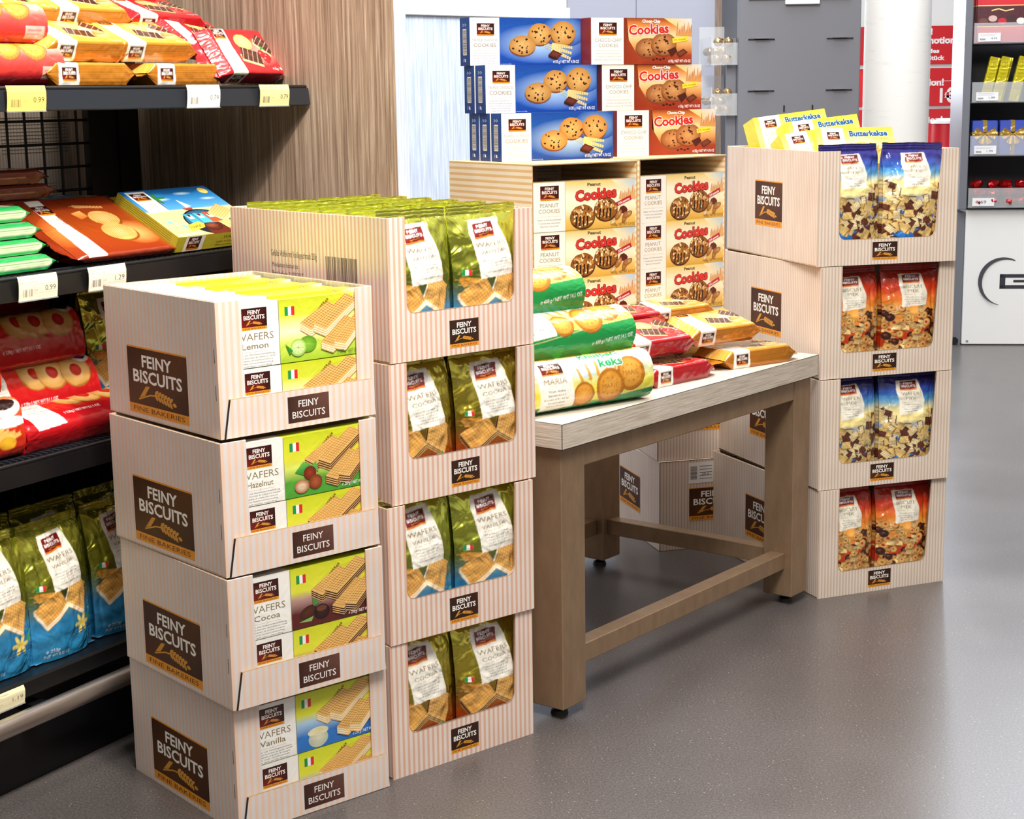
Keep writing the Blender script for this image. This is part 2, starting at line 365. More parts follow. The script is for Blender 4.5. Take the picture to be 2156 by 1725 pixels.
def ear(A, x, y, L, h, c='#dc9a38'):
    A.lines([((x, y), (x+L*.3, y+h*.42)), ((x+L*.3, y+h*.42), (x+L*.5, y+h*.5))], L*.02, c); A.poly([(x+L*.02, y+h*.12), (x+L*.2, y+h*.98), (x+L*.3, y+h), (x+L*.16, y+h*.3)], c)
    ax = math.atan2(-h*.42, L*.46); P = []
    def leaf(px_, py_, a, l, w): ca, sa = math.cos(a), math.sin(a); return [(px_ + u*l*ca - v*w*sa, py_ + u*l*sa + v*w*ca) for u, v in ((0, 0), (.3, -.5), (.7, -.45), (1, 0), (.7, .45), (.3, .5))]
    for i in range(6):
        u = .42 + .072*i; v = .58 - .06*i
        for sg in (1, -1): P.append(leaf(x+L*u, y+h*v, ax+sg*.62, L*.115, L*.05))
    P.append(leaf(x+L*.86, y+h*.2, ax, L*.11, L*.05)); A.many(P, c)
def flag(A, x, y, w=12, h=9):
    A.rect(x, y, x+w/3, y+h, '#1f8f4c'); A.rect(x+w/3, y, x+2*w/3, y+h, '#f4f4f0'); A.rect(x+2*w/3, y, x+w, y+h, '#d52b2b')
def wafer(A, x, y, L, W, T, ang, cream='#f4e2b4', face='#f0c377', line='#d79b45', n=3, skew=2.1, step=4.6):
    ca, sa = math.cos(ang), math.sin(ang); a = np.array([ca, sa]); b = np.array([math.cos(ang+skew), math.sin(ang+skew)]); p = np.array([x, y]); dn = np.array([0, -T])
    A.poly([p, p+a*L, p+a*L+b*W, p+b*W], face)
    g = [(p+a*(i*step), p+a*(i*step)+b*W) for i in range(1, int(L/step)+1)] + [(p+b*(j*step), p+b*(j*step)+a*L) for j in range(1, int(W/step)+1)]
    A.lines(g, 1., line)
    for q0, q1 in ((p, p+a*L), (p+b*W, p)):
        A.poly([q0+dn, q1+dn, q1, q0], '#e7b873')
        for i in range(n):
            f0 = (i+.75)/(n+.5); A.lines([(q0+dn*f0, q1+dn*f0)], T/(n+.5)*.5, cream)
def cookie(A, x, y, rx, ry, rnd, body='#e2b56c', rim='#b97f38', chip='#3b1a10', n=26, side='#7a3f22'):
    A.ell(x-rx*.02, y-ry*.13, rx*1.0, ry*1.0, side, 26); A.ell(x, y, rx, ry, body, 28, rim, 0, .02, rnd)
    A.many([[(x+dx, y+dy), (x+dx+rnd.uniform(1, 3)*rx*.05, y+dy-ry*.03), (x+dx+rx*.06, y+dy+ry*.08), (x+dx-rx*.03, y+dy+ry*.07)] for dx, dy in
            [(rx*.85*math.sqrt(rnd.random())*math.cos(t), ry*.85*math.sqrt(rnd.random())*math.sin(t)) for t in [rnd.uniform(0, 6.28) for _ in range(n)]]], '#c98f4a')
    for _ in range(int(n*.55)):
        t = rnd.uniform(0, 6.28); r = .85*math.sqrt(rnd.random()); A.ell(x+rx*r*math.cos(t), y+ry*r*math.sin(t), rx*rnd.uniform(.05, .1), ry*rnd.uniform(.06, .12), chip, 7, jit=.2, rnd=rnd)
def tiny(A, x, y, cap, lines, width, c='#4a4a4a', dy=None, slant=0., dx=0.):
    for i, (s, k) in enumerate(lines): A.text(s, x + dx*i, y - i*(dy or cap*1.9), cap, c, width*k, slant=slant)
def rule(A, x0, x1, y, c='#b9a88a', r=1.6):
    m = (x0+x1)/2; A.lines([((x0, y), (m-r, y)), ((m+r, y), (x1, y)), ((m-r, y), (m, y+r)), ((m, y+r), (m+r, y)), ((m+r, y), (m, y-r)), ((m, y-r), (m-r, y))], .4, c)
def barcode(A, x, y, w, h, rnd, n=34, vert=False, c='#18181c', back='#f3f1ec'):
    if back: A.rect(x, y, x+w, y+h, back)
    P = []; t = .04
    while t < .94:
        k = rnd.choice((.008, .012, .02)); a, b = (t, t+k)
        P.append([(x+w*.06, y+h*a), (x+w*.94, y+h*a), (x+w*.94, y+h*b), (x+w*.06, y+h*b)] if vert else [(x+w*a, y+h*.06), (x+w*b, y+h*.06), (x+w*b, y+h*.94), (x+w*a, y+h*.94)]); t += k + rnd.choice((.009, .014, .022))
    A.many(P, c)

FL = {'Lemon': (('#c5d62a', '#e6ef7a', '#9ccf2c'), '#f6efc8', [('Waffeln mit Zitronencremefüllung', 1), ('Gaufrettes fourrées de crème au citron', 1.05), ('Wafer ripieni di crema al limone', .95), ('Wafels met citroencremevulling', .95), ('Wafers with lemon cream filling', .9)], '#2e4a12'),
      'Hazelnut': (('#4fa035', '#dfe96a', '#cdd722'), '#5a3018', [('Waffeln mit Haselnusscremefüllung', 1), ('Gaufrettes fourrées de crème à la noisette', 1.05), ('Wafer ripieni di crema alla nocciola', .95), ('Wafels met hazelnootcremevulling', .95), ('Wafers with hazelnut cream filling', .9)], '#ffffff'),
      'Cocoa': (('#5b1e1c', '#b98f8a', '#d3d82a'), '#3a1a10', [('Waffeln mit Kakaocremefüllung', 1), ('Gaufrettes fourrées de crème au cacao', 1.05), ('Wafer ripieni di crema al cacao', .95), ('Wafels met cacaocremevulling', .95), ('Wafers with cocoa cream filling', .9)], '#ffffff'),
      'Vanilla': (('#2d74c4', '#a9cbe6', '#d3dc2c'), '#f7ecc9', [('Waffeln mit Vanillegeschmack', 1), ('Gaufrettes fourrées au goût vanille', 1.05), ('Wafer ripieni al gusto di vaniglia', .95), ('Wafels met vanillesmaak', .95), ('Wafers with vanilla flavour', .9)], '#ffffff')}
def art_wafer_pack(fl):
    (c0, c1, c2), cream, ln, tc_ = FL[fl]; rnd = random.Random(3); A = Art(280, 99, '#f6f4ee')
    X = 113; A.clip = (X, 0, 280, 99)
    if fl == 'Lemon': A.vgrad(X, 0, 280, 99, [(0, '#a6cc2e'), (.3, '#cfe05a'), (.5, '#f2f6c6'), (.75, '#d4dc3c'), (1, '#cdd62c')])
    else: A.vgrad(X, 0, 280, 99, [(0, c0), (.25, c0), (.48, c1), (.62, '#e4e43c'), (1, c2)])
    A.poly([(250, 99), (280, 99), (280, 60)], ['#d8dc40', '#f8f6e8', '#f8f6e8'])
    for k in (0, 1): wheat(A, 176+k*11, 66+k*2, 33, .8+k*.15, '#8a6a20', 7, 3.6, .1)
    wafer(A, 172, 48, 62, 24, 12, .5, cream); wafer(A, 200, 46, 76, 25, 13, .62, cream)
    wafer(A, 212, 18, 60, 24, 12, .66, cream); wafer(A, 236, 20, 66, 22, 13, .78, cream)
    x, y = 146, 22
    if fl == 'Lemon':
        A.ell(x+18, y+4, 17, 13, '#8cc43a', 26, '#5f9a22'); A.ell(x, y, 15, 14, '#d9efb0', 26, '#9ccc4c'); A.ell(x, y, 12, 11, '#e8f4c0', 22, '#c7e48c')
        A.lines([((x, y), (x+11*math.cos(t), y+10*math.sin(t))) for t in np.linspace(0, 5.5, 8)], .6, '#a8d068'); A.poly([(x-24, y+8), (x-10, y-4), (x-16, y-10)], '#2f8a30')
    elif fl == 'Hazelnut':
        A.poly([(x-14, y+18), (x+2, y+34), (x+22, y+24), (x+6, y+10)], ['#3d9a3c', '#78c050', '#3d9a3c', '#2f7a2c']); A.poly([(x+14, y+22), (x+26, y+32), (x+30, y+14)], '#58b048')
        A.ell(x+14, y+14, 12, 11, '#a03a1c', 20, '#6a2010'); A.ell(x+24, y-2, 13, 12, '#b05a30', 20, '#7a3418'); A.ell(x-2, y-6, 14, 11, '#f4ead0', 22, '#b0582c'); A.ell(x-1, y-5, 5, 4, '#e0c894', 10)
    elif fl == 'Cocoa':
        A.ell(x-2, y+2, 17, 10, '#5a2c16', 20, '#3a1a0c', .4); A.ell(x+24, y-2, 15, 13, '#3a1a12', 22, '#1c0a08'); A.ell(x+24, y+4, 10, 5, '#6a3a26', 14); A.poly([(x+8, y+10), (x+6, y+26), (x+20, y+14)], '#4a8a3a'); A.poly([(x-20, y-12), (x+4, y-14), (x+8, y-6)], '#88b860')
    else:
        A.ell(x+8, y-6, 19, 15, '#e8e4c4', 26, '#b8c4b0'); A.ell(x+8, y+6, 20, 8, '#f8f2cf', 24, '#dcd8b8'); A.ell(x+8, y+7, 12, 4, '#e6dca6', 14)
    A.text('℮ 250 g / NET WT 8.82 OZ', 220, 5, 5.2, tc_, 60, 'l', slant=.2); flag(A, 124, 74, 18, 14)
    A.clip = None; A.rect(X-1, 0, X+.2, 99, '#8a8a70')
    logo(A, 45, 58, 46, 34); A.text('WAFERS', 68, 42, 11, '#8a7a5c', 68); A.text(fl, 68, 28.5, 9, '#8a7a5c', 48, bold=.01)
    rule(A, 44, 92, 24); tiny(A, 66, 18.5, 2.5, ln, 74, '#3c3c3c', 4.4, .2, -.8); return A
def art_split_side(h, x=113, c='#c9d330'):
    A = Art(280, h, c); A.rect(0, 0, x, h, '#f6f4ee'); A.lines([((6, h*.3), (100, h*.3)), ((6, h*.6), (90, h*.6)), ((x+6, h*.35), (260, h*.35)), ((x+6, h*.7), (240, h*.7))], .8, '#a8a878'); return A
def box_pack(name, w, d, h, front, side, top, sidec, mat_=None, seal=False, right=None, backc=None):
    m = mat_ or M_card; mb = MB(); mb.bevbox((0, 0, 0), (w, d, h), m, .0008, backc or sidec)
    mb.art(front, (0, -.0001, 0), (1, 0, 0), (0, 0, 1), m)
    if side: mb.art(side, (-.0001, d, 0), (0, -1, 0), (0, 0, 1), m)
    if top: mb.art(top, (0, 0, h+.0001), (1, 0, 0), (0, 1, 0), m)
    o = mb.build(name)
    if seal:   # folded film end at the right side
        s = MB(); n = 10; P = np.zeros((n+1, 4, 3))
        for i in range(n+1):
            z = h*.06 + h*.94*i/n
            for j in range(4): P[i, j] = (w + .001 + .0045*j/3, d*.5 + math.sin(i*1.9+j)*.0022 + (j-1.5)*.002, z)
        s.grid(P, M_bag, C('#cfd65a', .55)); s.grid(P + [0, .0006, 0], M_bag, C('#e8e8e0', .8), flip=True); s.build('end_seal', o)
    return o
def art_blue():
    rnd = random.Random(5); A = Art(275, 100, '#f3eee6'); X = 72; A.clip = (X, 0, 275, 100)
    A.vgrad(X, 0, 275, 100, [(0, '#123f92'), (.5, '#1f58b0'), (1, '#15459a')])
    A.ell(172, 46, 120, 42, '#b4d4ee', 32, (*C('#1a50a8')[:3], 0)); A.ell(232, 72, 58, 34, '#8fb8e4', 26, '#174ba2')
    cookie(A, 172, 66, 30, 23, rnd); cookie(A, 230, 68, 31, 26, rnd); cookie(A, 128, 42, 33, 21, rnd)
    for k in range(3): wheat(A, 182, 46-k*3, 72, -.12-k*.13, '#e6cf86', 9, 6, .25)
    A.poly([(192, 22), (216, 14), (228, 24), (204, 33)], '#5a2418'); A.poly([(192, 22), (216, 14), (216, 9), (192, 17)], '#35120c'); A.poly([(199, 23), (214, 18), (221, 24), (205, 29)], '#6f3222')
    A.text('℮135 g / NET WT 4.76 OZ', 270, 4.5, 6.2, '#ffffff', 66, 'r', .01); A.text('serviervorschlag', 74, 2, 2, '#cfe0f4', 26, 'l'); A.clip = None
    A.rect(X-.6, 0, X+.3, 100, '#8a8ea0'); logo(A, 17, 62, 42, 26, band=.12)
    A.text('TRIPLE CHOCO', 36, 50.5, 5.2, '#8f8f8f', 62); A.text('COOKIES', 36, 38.5, 7.8, '#8c7c66', 54); rule(A, 10, 62, 31.5)
    tiny(A, 36, 24.5, 2.7, [('Kekse mit Schokoladestücken', 1), ('Biscuits aux pépites de chocolat', 1.1), ('Biscotti con gocce di cioccolato', 1.05), ('Koeken met chocoladestukjes', .95), ('Cookies with chocolate chips', .95)], 50, '#8a8a8a', 5.2); return A
def art_blue_end():
    A = Art(45, 100, '#17458f'); A.vgrad(0, 0, 45, 100, [(0, '#123a84'), (1, '#1b4c9c')]); rnd = random.Random(4)
    barcode(A, 13, 22, 17, 55, rnd, vert=True); A.lines([((11, 25), (11, 74))], .9, '#9fb4d8')
    for x in (14, 24): A.lines([((x, 82), (x+6, 85)), ((x+6, 85), (x, 88)), ((x, 88), (x, 82))], .9, '#e6ecf6')
    A.poly([(20, 8), (26, 8), (24, 14), (19, 15)], '#e6ecf6'); A.poly([(14, 8), (15, 8), (15, 15), (14, 15)], '#e6ecf6'); return A
def cookies_word(A, x, y, cap, wd, c, out='#ffffff', rot=.05):
    A.text('Cookies', x, y, cap, out, wd+1.6, bold=.07, rot=rot); A.text('Cookies', x, y+.2, cap, c, wd, bold=.035, rot=rot)
def town(A, x, y, w, h, rnd, c1='#c58a50', c2='#e6bd88'):
    for i in range(9):
        a = x + w*i/9 + rnd.uniform(-1, 1); A.poly([(a, y), (a+w*.16, y), (a+w*.14, y+h*rnd.uniform(.35, 1)), (a+w*.05, y+h*rnd.uniform(.4, .95))], [c2, c2, c1, '#f2e2cc'])
def art_choc():
    rnd = random.Random(8); A = Art(265, 100, '#f3efe6'); X = 84; A.clip = (X, 0, 265, 100)
    A.vgrad(X, 0, 265, 100, [(0, '#8e2c16'), (.2, '#a23e1e'), (.42, '#dca05c'), (.62, '#f0cf9a'), (.85, '#d9853c'), (1, '#8f3a1c')])
    A.poly([(X, 0), (X+50, 0), (X+8, 60), (X+8, 100), (X, 100)], ['#8a2a14', '#9a3818', '#b55c30', '#7a2a16', '#7a2a16'])
    A.poly([(190, 100), (265, 100), (265, 60)], ['#f0c878', '#cfd8dc', '#e8c890']); town(A, 222, 62, 42, 34, rnd, '#b06a34', '#d89858')
    cookie(A, 148, 36, 33, 21, rnd, '#c9905a', '#8a4c24', '#4a2012'); cookie(A, 190, 44, 34, 24, rnd, '#d0985e', '#96582c', '#4a2012')
    cookies_word(A, 150, 66, 20, 106, '#c8281e'); A.text('Choco-Chip', 156, 90.5, 6, '#ffffff', 48, bold=.03)
    A.poly([(212, 56), (252, 62), (254, 52), (214, 46)], '#f4d838'); A.text('37% chocolate', 233, 52, 4, '#7a3a10', 34, rot=.12)
    A.poly([(198, 30), (220, 38), (226, 28), (210, 16)], '#4a1c12'); A.poly([(222, 24), (242, 34), (254, 26), (232, 14)], '#5e281a'); A.poly([(228, 24), (241, 31), (248, 26), (233, 18)], '#7a3a28')
    for i in range(4): A.ell(162+i*9, 10+(i % 2)*2, 4, 2.4, '#3c160e', 7)
    A.text('℮135g / NET WT 4.76 OZ', 262, 4, 5.8, '#ffffff', 60, 'r', .01); A.clip = None
    A.rect(X-.5, 0, X+.3, 100, '#8c6a54'); logo(A, 20, 62, 46, 28, band=.12)
    A.text('CHOCO-CHIP', 44, 48.5, 7.6, '#8a8780', 68); A.text('COOKIES', 44, 37, 7.6, '#8a8780', 50); rule(A, 12, 76, 30)
    tiny(A, 44, 22, 3, [('Kekse mit Schokostücken', 1), ('Cookies aux pépites chocolat', 1.08), ('Biscotti con gocce di cioccolato', 1.12)], 60, '#8a8a8a', 6.5); return A
def art_peanut():
    rnd = random.Random(9); A = Art(262, 100, '#f5f1e9'); X = 79; A.clip = (X, 0, 262, 100)
    A.vgrad(X, 0, 262, 100, [(0, '#d9a640'), (.2, '#eec468'), (.45, '#faf0d0'), (.72, '#fbf2d8'), (1, '#eacb6e')])
    A.poly([(196, 100), (262, 100), (262, 50)], ['#f7e9b8', '#a9cbe4', '#f2dcb0']); town(A, 216, 58, 46, 32, rnd, '#c98a4c', '#e2b070')
    for (x, y, rx, ry) in ((182, 40, 30, 24), (122, 27, 31, 24)):
        A.ell(x, y-2, rx+1, ry+1, '#4a2a12', 26); A.ell(x, y, rx, ry, '#b8772c', 26, '#8a501c', 0, .04, rnd)
        for _ in range(46):
            t = rnd.uniform(0, 6.28); r = .9*math.sqrt(rnd.random()); a, b = x+rx*r*math.cos(t), y+ry*r*math.sin(t); q = rnd.uniform(2.2, 4.6)
            A.ell(a, b, q, q*.6, rnd.choice(('#f0d8a0', '#e4c080', '#c88c44', '#fbe9c0', '#5c3014')), 6, rot=rnd.uniform(0, 3), jit=.2, rnd=rnd)
        A.many([[(x-rx*.6+i*rx*.3, y-ry*.8), (x-rx*.5+i*rx*.3, y-ry*.8), (x-rx*.42+i*rx*.3, y+ry*.1), (x-rx*.56+i*rx*.3, y)] for i in range(4)], '#22100a')
    cookies_word(A, 157, 62, 20, 106, '#d8352c', '#7a1410'); A.text('Peanut', 152, 89, 6.4, '#2a2018', 34, bold=.03)
    A.poly([(208, 52), (246, 66), (249, 57), (211, 44)], '#b8202a'); A.text('23% peanuts', 229, 52, 4.4, '#ffffff', 32, rot=.34, bold=.02)
    A.ell(228, 36, 11, 8, '#5a2018', 8, jit=.15, rnd=rnd); 
    for (x, y, r) in ((214, 26, .9), (230, 20, 1.2), (238, 26, .4)): A.ell(x, y, 13, 6, '#c48a50', 16, '#8f5826', r); A.ell(x+4*math.cos(r), y+4*math.sin(r), 7, 5, '#d8a468', 12, '#a06a34', r)
    A.ell(200, 12, 8, 4.5, '#f0dcb4', 12, '#c89c60', .5)
    A.text('℮150g / NET WT 5.29 OZ', 258, 3.5, 5.4, '#7a5a20', 62, 'r'); A.clip = None
    A.rect(X-.5, 0, X+.3, 100, '#a89468'); logo(A, 17, 63, 46, 30, band=.12)
    A.text('PEANUT', 39, 49.5, 8, '#8a8474', 46); A.text('COOKIES', 39, 38, 8, '#a08850', 52); rule(A, 9, 70, 31)
    tiny(A, 39, 22.5, 3.2, [('Kekse mit Erdnussstücken', 1), ('Cookies aux cacahuètes', .92), ('Biscotti di arachidi', .75)], 58, '#5a5a5a', 6.5); return A

def art_bag(kind):
    rnd = random.Random(11); W_, H_ = 150, 235; A = Art(W_, H_)
    if kind in ('vanilla', 'cocoa'):
        m = .85
        if kind == 'vanilla': A.vgrad(0, 0, W_, H_, [(0, C('#2a8cc0', .35)), (.3, C('#3590c8', .3)), (.5, C('#8a9a4a', m)), (.62, C('#a8b038', m)), (1, C('#dde25a', m))])
        else: A.vgrad(0, 0, W_, H_, [(0, C('#8a2c14', .4)), (.3, C('#b4521e', .4)), (.48, C('#a8842c', m)), (.6, C('#b8a430', m)), (1, C('#dcd050', m))])
        A.xf = (np.array([[1.08, 0], [0, 1.12]]), np.array([-6., 24.]))
        wheat(A, 8, 88, 50, -.05, '#c8862e', 8, 6, .1); wheat(A, 12, 80, 46, .1, '#dca04a', 8, 6, .1)
        cr, ln = ('#fbf0d8', '#c98a3a') if kind == 'vanilla' else ('#2c140e', '#c98a3a')
        wafer(A, 70, 70, 52, 44, 9, -.55, cr, '#eab868', ln, 2, 1.75, 5); wafer(A, 30, 38, 52, 34, 9, .55, cr, '#e8b05c', ln, 2, 1.6, 5)
        if kind == 'vanilla':
            for t in range(6): A.ell(104+11*math.cos(t*1.05), 24+9*math.sin(t*1.05), 9, 4, '#f2e39a', 10, '#cdb94a', t*1.05)
            A.ell(104, 24, 4, 3, '#d8b040', 8); A.poly([(118, 30), (140, 42), (130, 22)], '#4c9a3c'); A.lines([((80, 12), (140, 18)), ((84, 9), (138, 12))], 1.6, '#3a1a10')
        else:
            A.ell(106, 26, 14, 9, '#7c3a22', 16, '#4a1a10', .3); A.ell(122, 22, 12, 9, '#a8502c', 14, '#6a2a14'); A.poly([(96, 34), (108, 48), (116, 32)], '#3f8a4c')
        A.xf = None; flag(A, 14, 130, 16, 10); A.text('℮ 250g', 34, 16, 6, '#e8f0f4', 26); A.text('NET WT 8.82 OZ', 44, 8, 5, '#e8f0f4', 50)
        A.xf = (np.array([[1.08, 0], [0, .82]]), np.array([-6., 40.]))
        P = [(38, 196), (42, 224), (98, 228), (104, 200), (110, 170), (118, 128), (116, 106), (48, 100), (46, 130), (42, 166)]
        A.poly(P, '#f3efe4'); A.poly([(46, 188), (88, 192), (90, 220), (48, 216)], ['#7c1712', '#8c1a14', '#5c100c', '#7c1712'])
        A.poly([(46, 184), (88, 188), (88, 192), (46, 188)], '#e8862c'); A.text('FEINY', 68, 208, 6, '#ffffff', 26, bold=.02, rot=.08); A.text('BISCUITS', 68, 199, 6, '#ffffff', 36, bold=.02, rot=.08)
        A.lines([((56, 193), (80, 197))], .9, '#e0a038')
        A.text('WAFERS', 76, 168, 10, '#7c6636', 60, rot=.08); A.text(kind.upper(), 78, 152, 8, '#7c6636', 50, rot=.08); A.lines([((56, 145), (102, 149))], .6, '#b9a070')
        for i, (s_, k) in enumerate([('Gefüllte Waffeln mit Geschmack', 1), ('Gaufrettes fourrées parfum', .95), ('Wafer al gusto di', .75), ('Wafels met smaak', .72), ('Filled wafers with flavour', .95)]): A.text(s_, 80+i*.6, 138-i*6.2, 3, '#50504c', 52*k, rot=.08)
        A.xf = None
    else:
        W2 = kind == 'wafermix'
        if W2: A.vgrad(0, 0, W_, H_, [(0, '#1d5fae'), (.5, '#2f7cc4'), (.6, '#f0dc90'), (.7, '#e8dc9a'), (.78, '#5aa6d8'), (.85, '#2c5ab4'), (.93, '#2a2c84'), (1, '#26206e')])
        else: A.vgrad(0, 0, W_, H_, [(0, '#a02412'), (.45, '#c23a16'), (.6, '#f2ac48'), (.7, '#ee862e'), (.82, '#d8401e'), (1, '#9a1c18')])
        if W2:
            for k in range(210):
                x, y = rnd.uniform(0, W_), rnd.uniform(0, 158)
                if y > 128 and 30 < x < 120: continue
                s_ = rnd.uniform(7.5, 11); r = rnd.uniform(0, 3.1); q = rnd.random(); ca, sa = math.cos(r), math.sin(r)
                P = lambda u, v: (x + u*ca - v*sa, y + u*sa + v*ca)
                f, l = (('#ecd08c', '#c79c4a') if q < .5 else ('#4a2218', '#7a4230') if q < .78 else ('#f0dca8', '#5a2c18'))
                A.poly([P(-s_, -s_*.75), P(s_, -s_*.75), P(s_, s_*.75), P(-s_, s_*.75)], f)
                A.poly([P(-s_, -s_*.75), P(s_, -s_*.75), P(s_, -s_*.98), P(-s_, -s_*.98)], '#8a6024' if q < .5 else '#26100a')
                A.lines([(P(-s_+t, -s_*.75), P(-s_+t+(3 if q > .78 else 0), s_*.75)) for t in np.arange(2, 2*s_, 3.6)] + ([(P(-s_, t), P(s_, t)) for t in np.arange(-s_*.6, s_*.7, 3.6)] if q < .78 else []), .8, l)
        else:
            for k in range(150):
                x, y = rnd.uniform(0, W_), rnd.uniform(-2, 152); s_ = rnd.uniform(8, 11.5); q = rnd.random()
                A.ell(x, y-1.2, s_, s_*.9, '#8a4a18', 18)
                if q < .3: A.ell(x, y, s_, s_*.9, '#eec27a', 18, '#c8893a', 0, .08, rnd); A.ell(x, y, s_*.35, s_*.3, '#b02818', 10)
                elif q < .5: A.ell(x, y, s_, s_*.9, '#4a2016', 18, '#2a0f0a'); A.ell(x-2, y+2, s_*.4, s_*.25, '#7a4430', 8)
                elif q < .72: A.ell(x, y, s_, s_*.85, '#f2cf90', 18, '#d09a50'); A.lines([((x-s_*.7, y+t), (x+s_*.6, y+t+4)) for t in (-6, -2, 2, 5)], 1, '#4a2414')
                elif q < .86: A.ell(x, y, s_, s_*.9, '#f0d28a', 20, '#c88f3e', 0, .1, rnd); A.ell(x, y, s_*.3, s_*.27, '#a05a1c', 10)
                else: A.poly([(x-s_, y-4), (x+s_*.8, y-7), (x+s_, y+4), (x-s_*.7, y+7)], ['#f6dc9c', '#e6bc6c', '#f6dc9c', '#dca850'])
        A.xf = (np.eye(2)*[1., .72], np.array([0., 66.]))
        A.poly([(44, 222), (100, 224), (106, 190), (112, 160), (108, 124), (42, 118), (46, 160), (42, 190)], '#f4efdf')
        A.poly([(52, 196), (94, 198), (96, 222), (54, 220)], ['#7c1712', '#94201a', '#5c100c', '#7c1712']); A.poly([(52, 192), (94, 194), (94, 198), (52, 196)], '#e8862c')
        A.text('FEINY', 74, 212, 5.6, '#ffffff', 26, bold=.02); A.text('BISCUITS', 74, 203, 5.6, '#ffffff', 36, bold=.02)
        A.text('WAFER' if W2 else 'BISCUIT', 76, 178, 9.5, '#84703c', 46 if W2 else 50); A.text('MIX', 76, 164, 9.5, '#84703c', 26); A.lines([((52, 157), (102, 158))], .6, '#b9a070')
        for i, (s_, k) in enumerate([('Waffelmischung' if W2 else 'Gebäckmischung', .75), ('Assortiment de gaufrettes' if W2 else 'Assortiment de biscuits', 1), ('Miscela per wafer' if W2 else 'Miscela per dolci', .8), ('Wafer assortment' if W2 else 'Assorted cookies', .75)]): A.text(s_, 76, 148-i*7, 3.2, '#50504c', 52*k)
    A.xf = None; return A

# ------------------------------------------------------------ pack shapes
def vn(p, s=25., seed=0.): return noise.noise(Vector((p[0]*s+seed, p[1]*s+seed*1.7, p[2]*s-seed)))
def make_bag(name, kind, w=.148, h=.235, d=.072, seed=0., res=.0014):
    A = art_bag(kind); nx, nz = int(w/res), int(h/res); img = A.raster(nx+1, nz+1, 2)
    top, bot = img[-1].mean(0), img[nz//5].mean(0)
    def D(t): return d/2 * min(1, ((1-t)/.42))**.62 * (.9 + .1*min(1, t/.08)) if t < 1 else 0
    def wr(x, y, z, t, k=1.):
        a = .003 + .006*max(0, t-.35); return a*k*(vn((x, y, z), 22, seed) + .6*vn((x, y, z), 55, seed+3) + .35*abs(vn((x*2.2, y, z), 30, seed+9)))
    P = np.zeros((nz+1, nx+1, 3))
    for i in range(nz+1):
        t = i/nz; dd = D(t)
        for j in range(nx+1):
            s = 2*j/nx-1; e = 1-abs(s)**2.8; x = s*w/2*(1-.02*math.sin(t*3)); z = h*t; ed = min(1, (1-abs(s))/.1)
            y = -dd*(.42+.58*e); y -= wr(x, 0, z, t)*(.3+.7*ed)*min(1, (1-t)/.05)
            fold = math.exp(-((abs(s)-.78-.1*math.sin(z*30))/.05)**2)*.0022*min(1, (1-t)/.2); P[i, j] = (x, y + fold, z)
    mb = MB(); mb.grid(P, M_bag, img)
    m = 10; cs = [img[i, 0] for i in range(nz+1)]; 
    for sg in (-1, 1):      # gusseted sides
        Q = np.zeros((nz//2+1, m+1, 3)); K = np.zeros((nz//2+1, m+1, 4))
        for i in range(nz//2+1):
            ii = min(nz, i*2); t = ii/nz; p0 = P[ii, 0 if sg < 0 else nx]
            for j in range(m+1):
                f = j/m; g = 1-abs(2*f-1); Q[i, j] = (p0[0] - sg*g*.011*min(1, (1-t)*2.2), p0[1]*(1-2*f), p0[2] + .0); K[i, j] = cs[ii]
        mb.grid(Q, M_bag, K, flip=sg < 0)
    nb = 24; Q = np.zeros((nz//4+1, nb+1, 3)); K = np.zeros((nz//4+1, nb+1, 4))
    for i in range(nz//4+1):
        ii = min(nz, i*4)
        for j in range(nb+1): p = P[ii, int(j*nx/nb)]; Q[i, j] = (p[0], -p[1], p[2]); K[i, j] = cs[ii]
    mb.grid(Q, M_bag, K, flip=True); mb.add([(-w/2, -d/2*.6, .001), (w/2, -d/2*.6, .001), (w/2, d/2*.6, .001), (-w/2, d/2*.6, .001)], [(0, 3, 2, 1)], M_bag, bot)
    o = mb.build(name); o2 = MB(); n = 40; sh = .016; S = np.zeros((9, n+1, 3))
    for i in range(9):
        for j in range(n+1):
            x = (2*j/n-1)*w/2*.985; S[i, j] = (x, .0012*math.sin(i*2.1) + .004*vn((x, 0, 0), 30, seed+5), h - .001 + sh*i/8 + .0015*vn((x, 0, 0), 60, seed))
    o2.grid(S, M_bag, top); o2.grid(S + [0, .0007, 0], M_bag, top, flip=True); o2.build('top_seal', o); return o
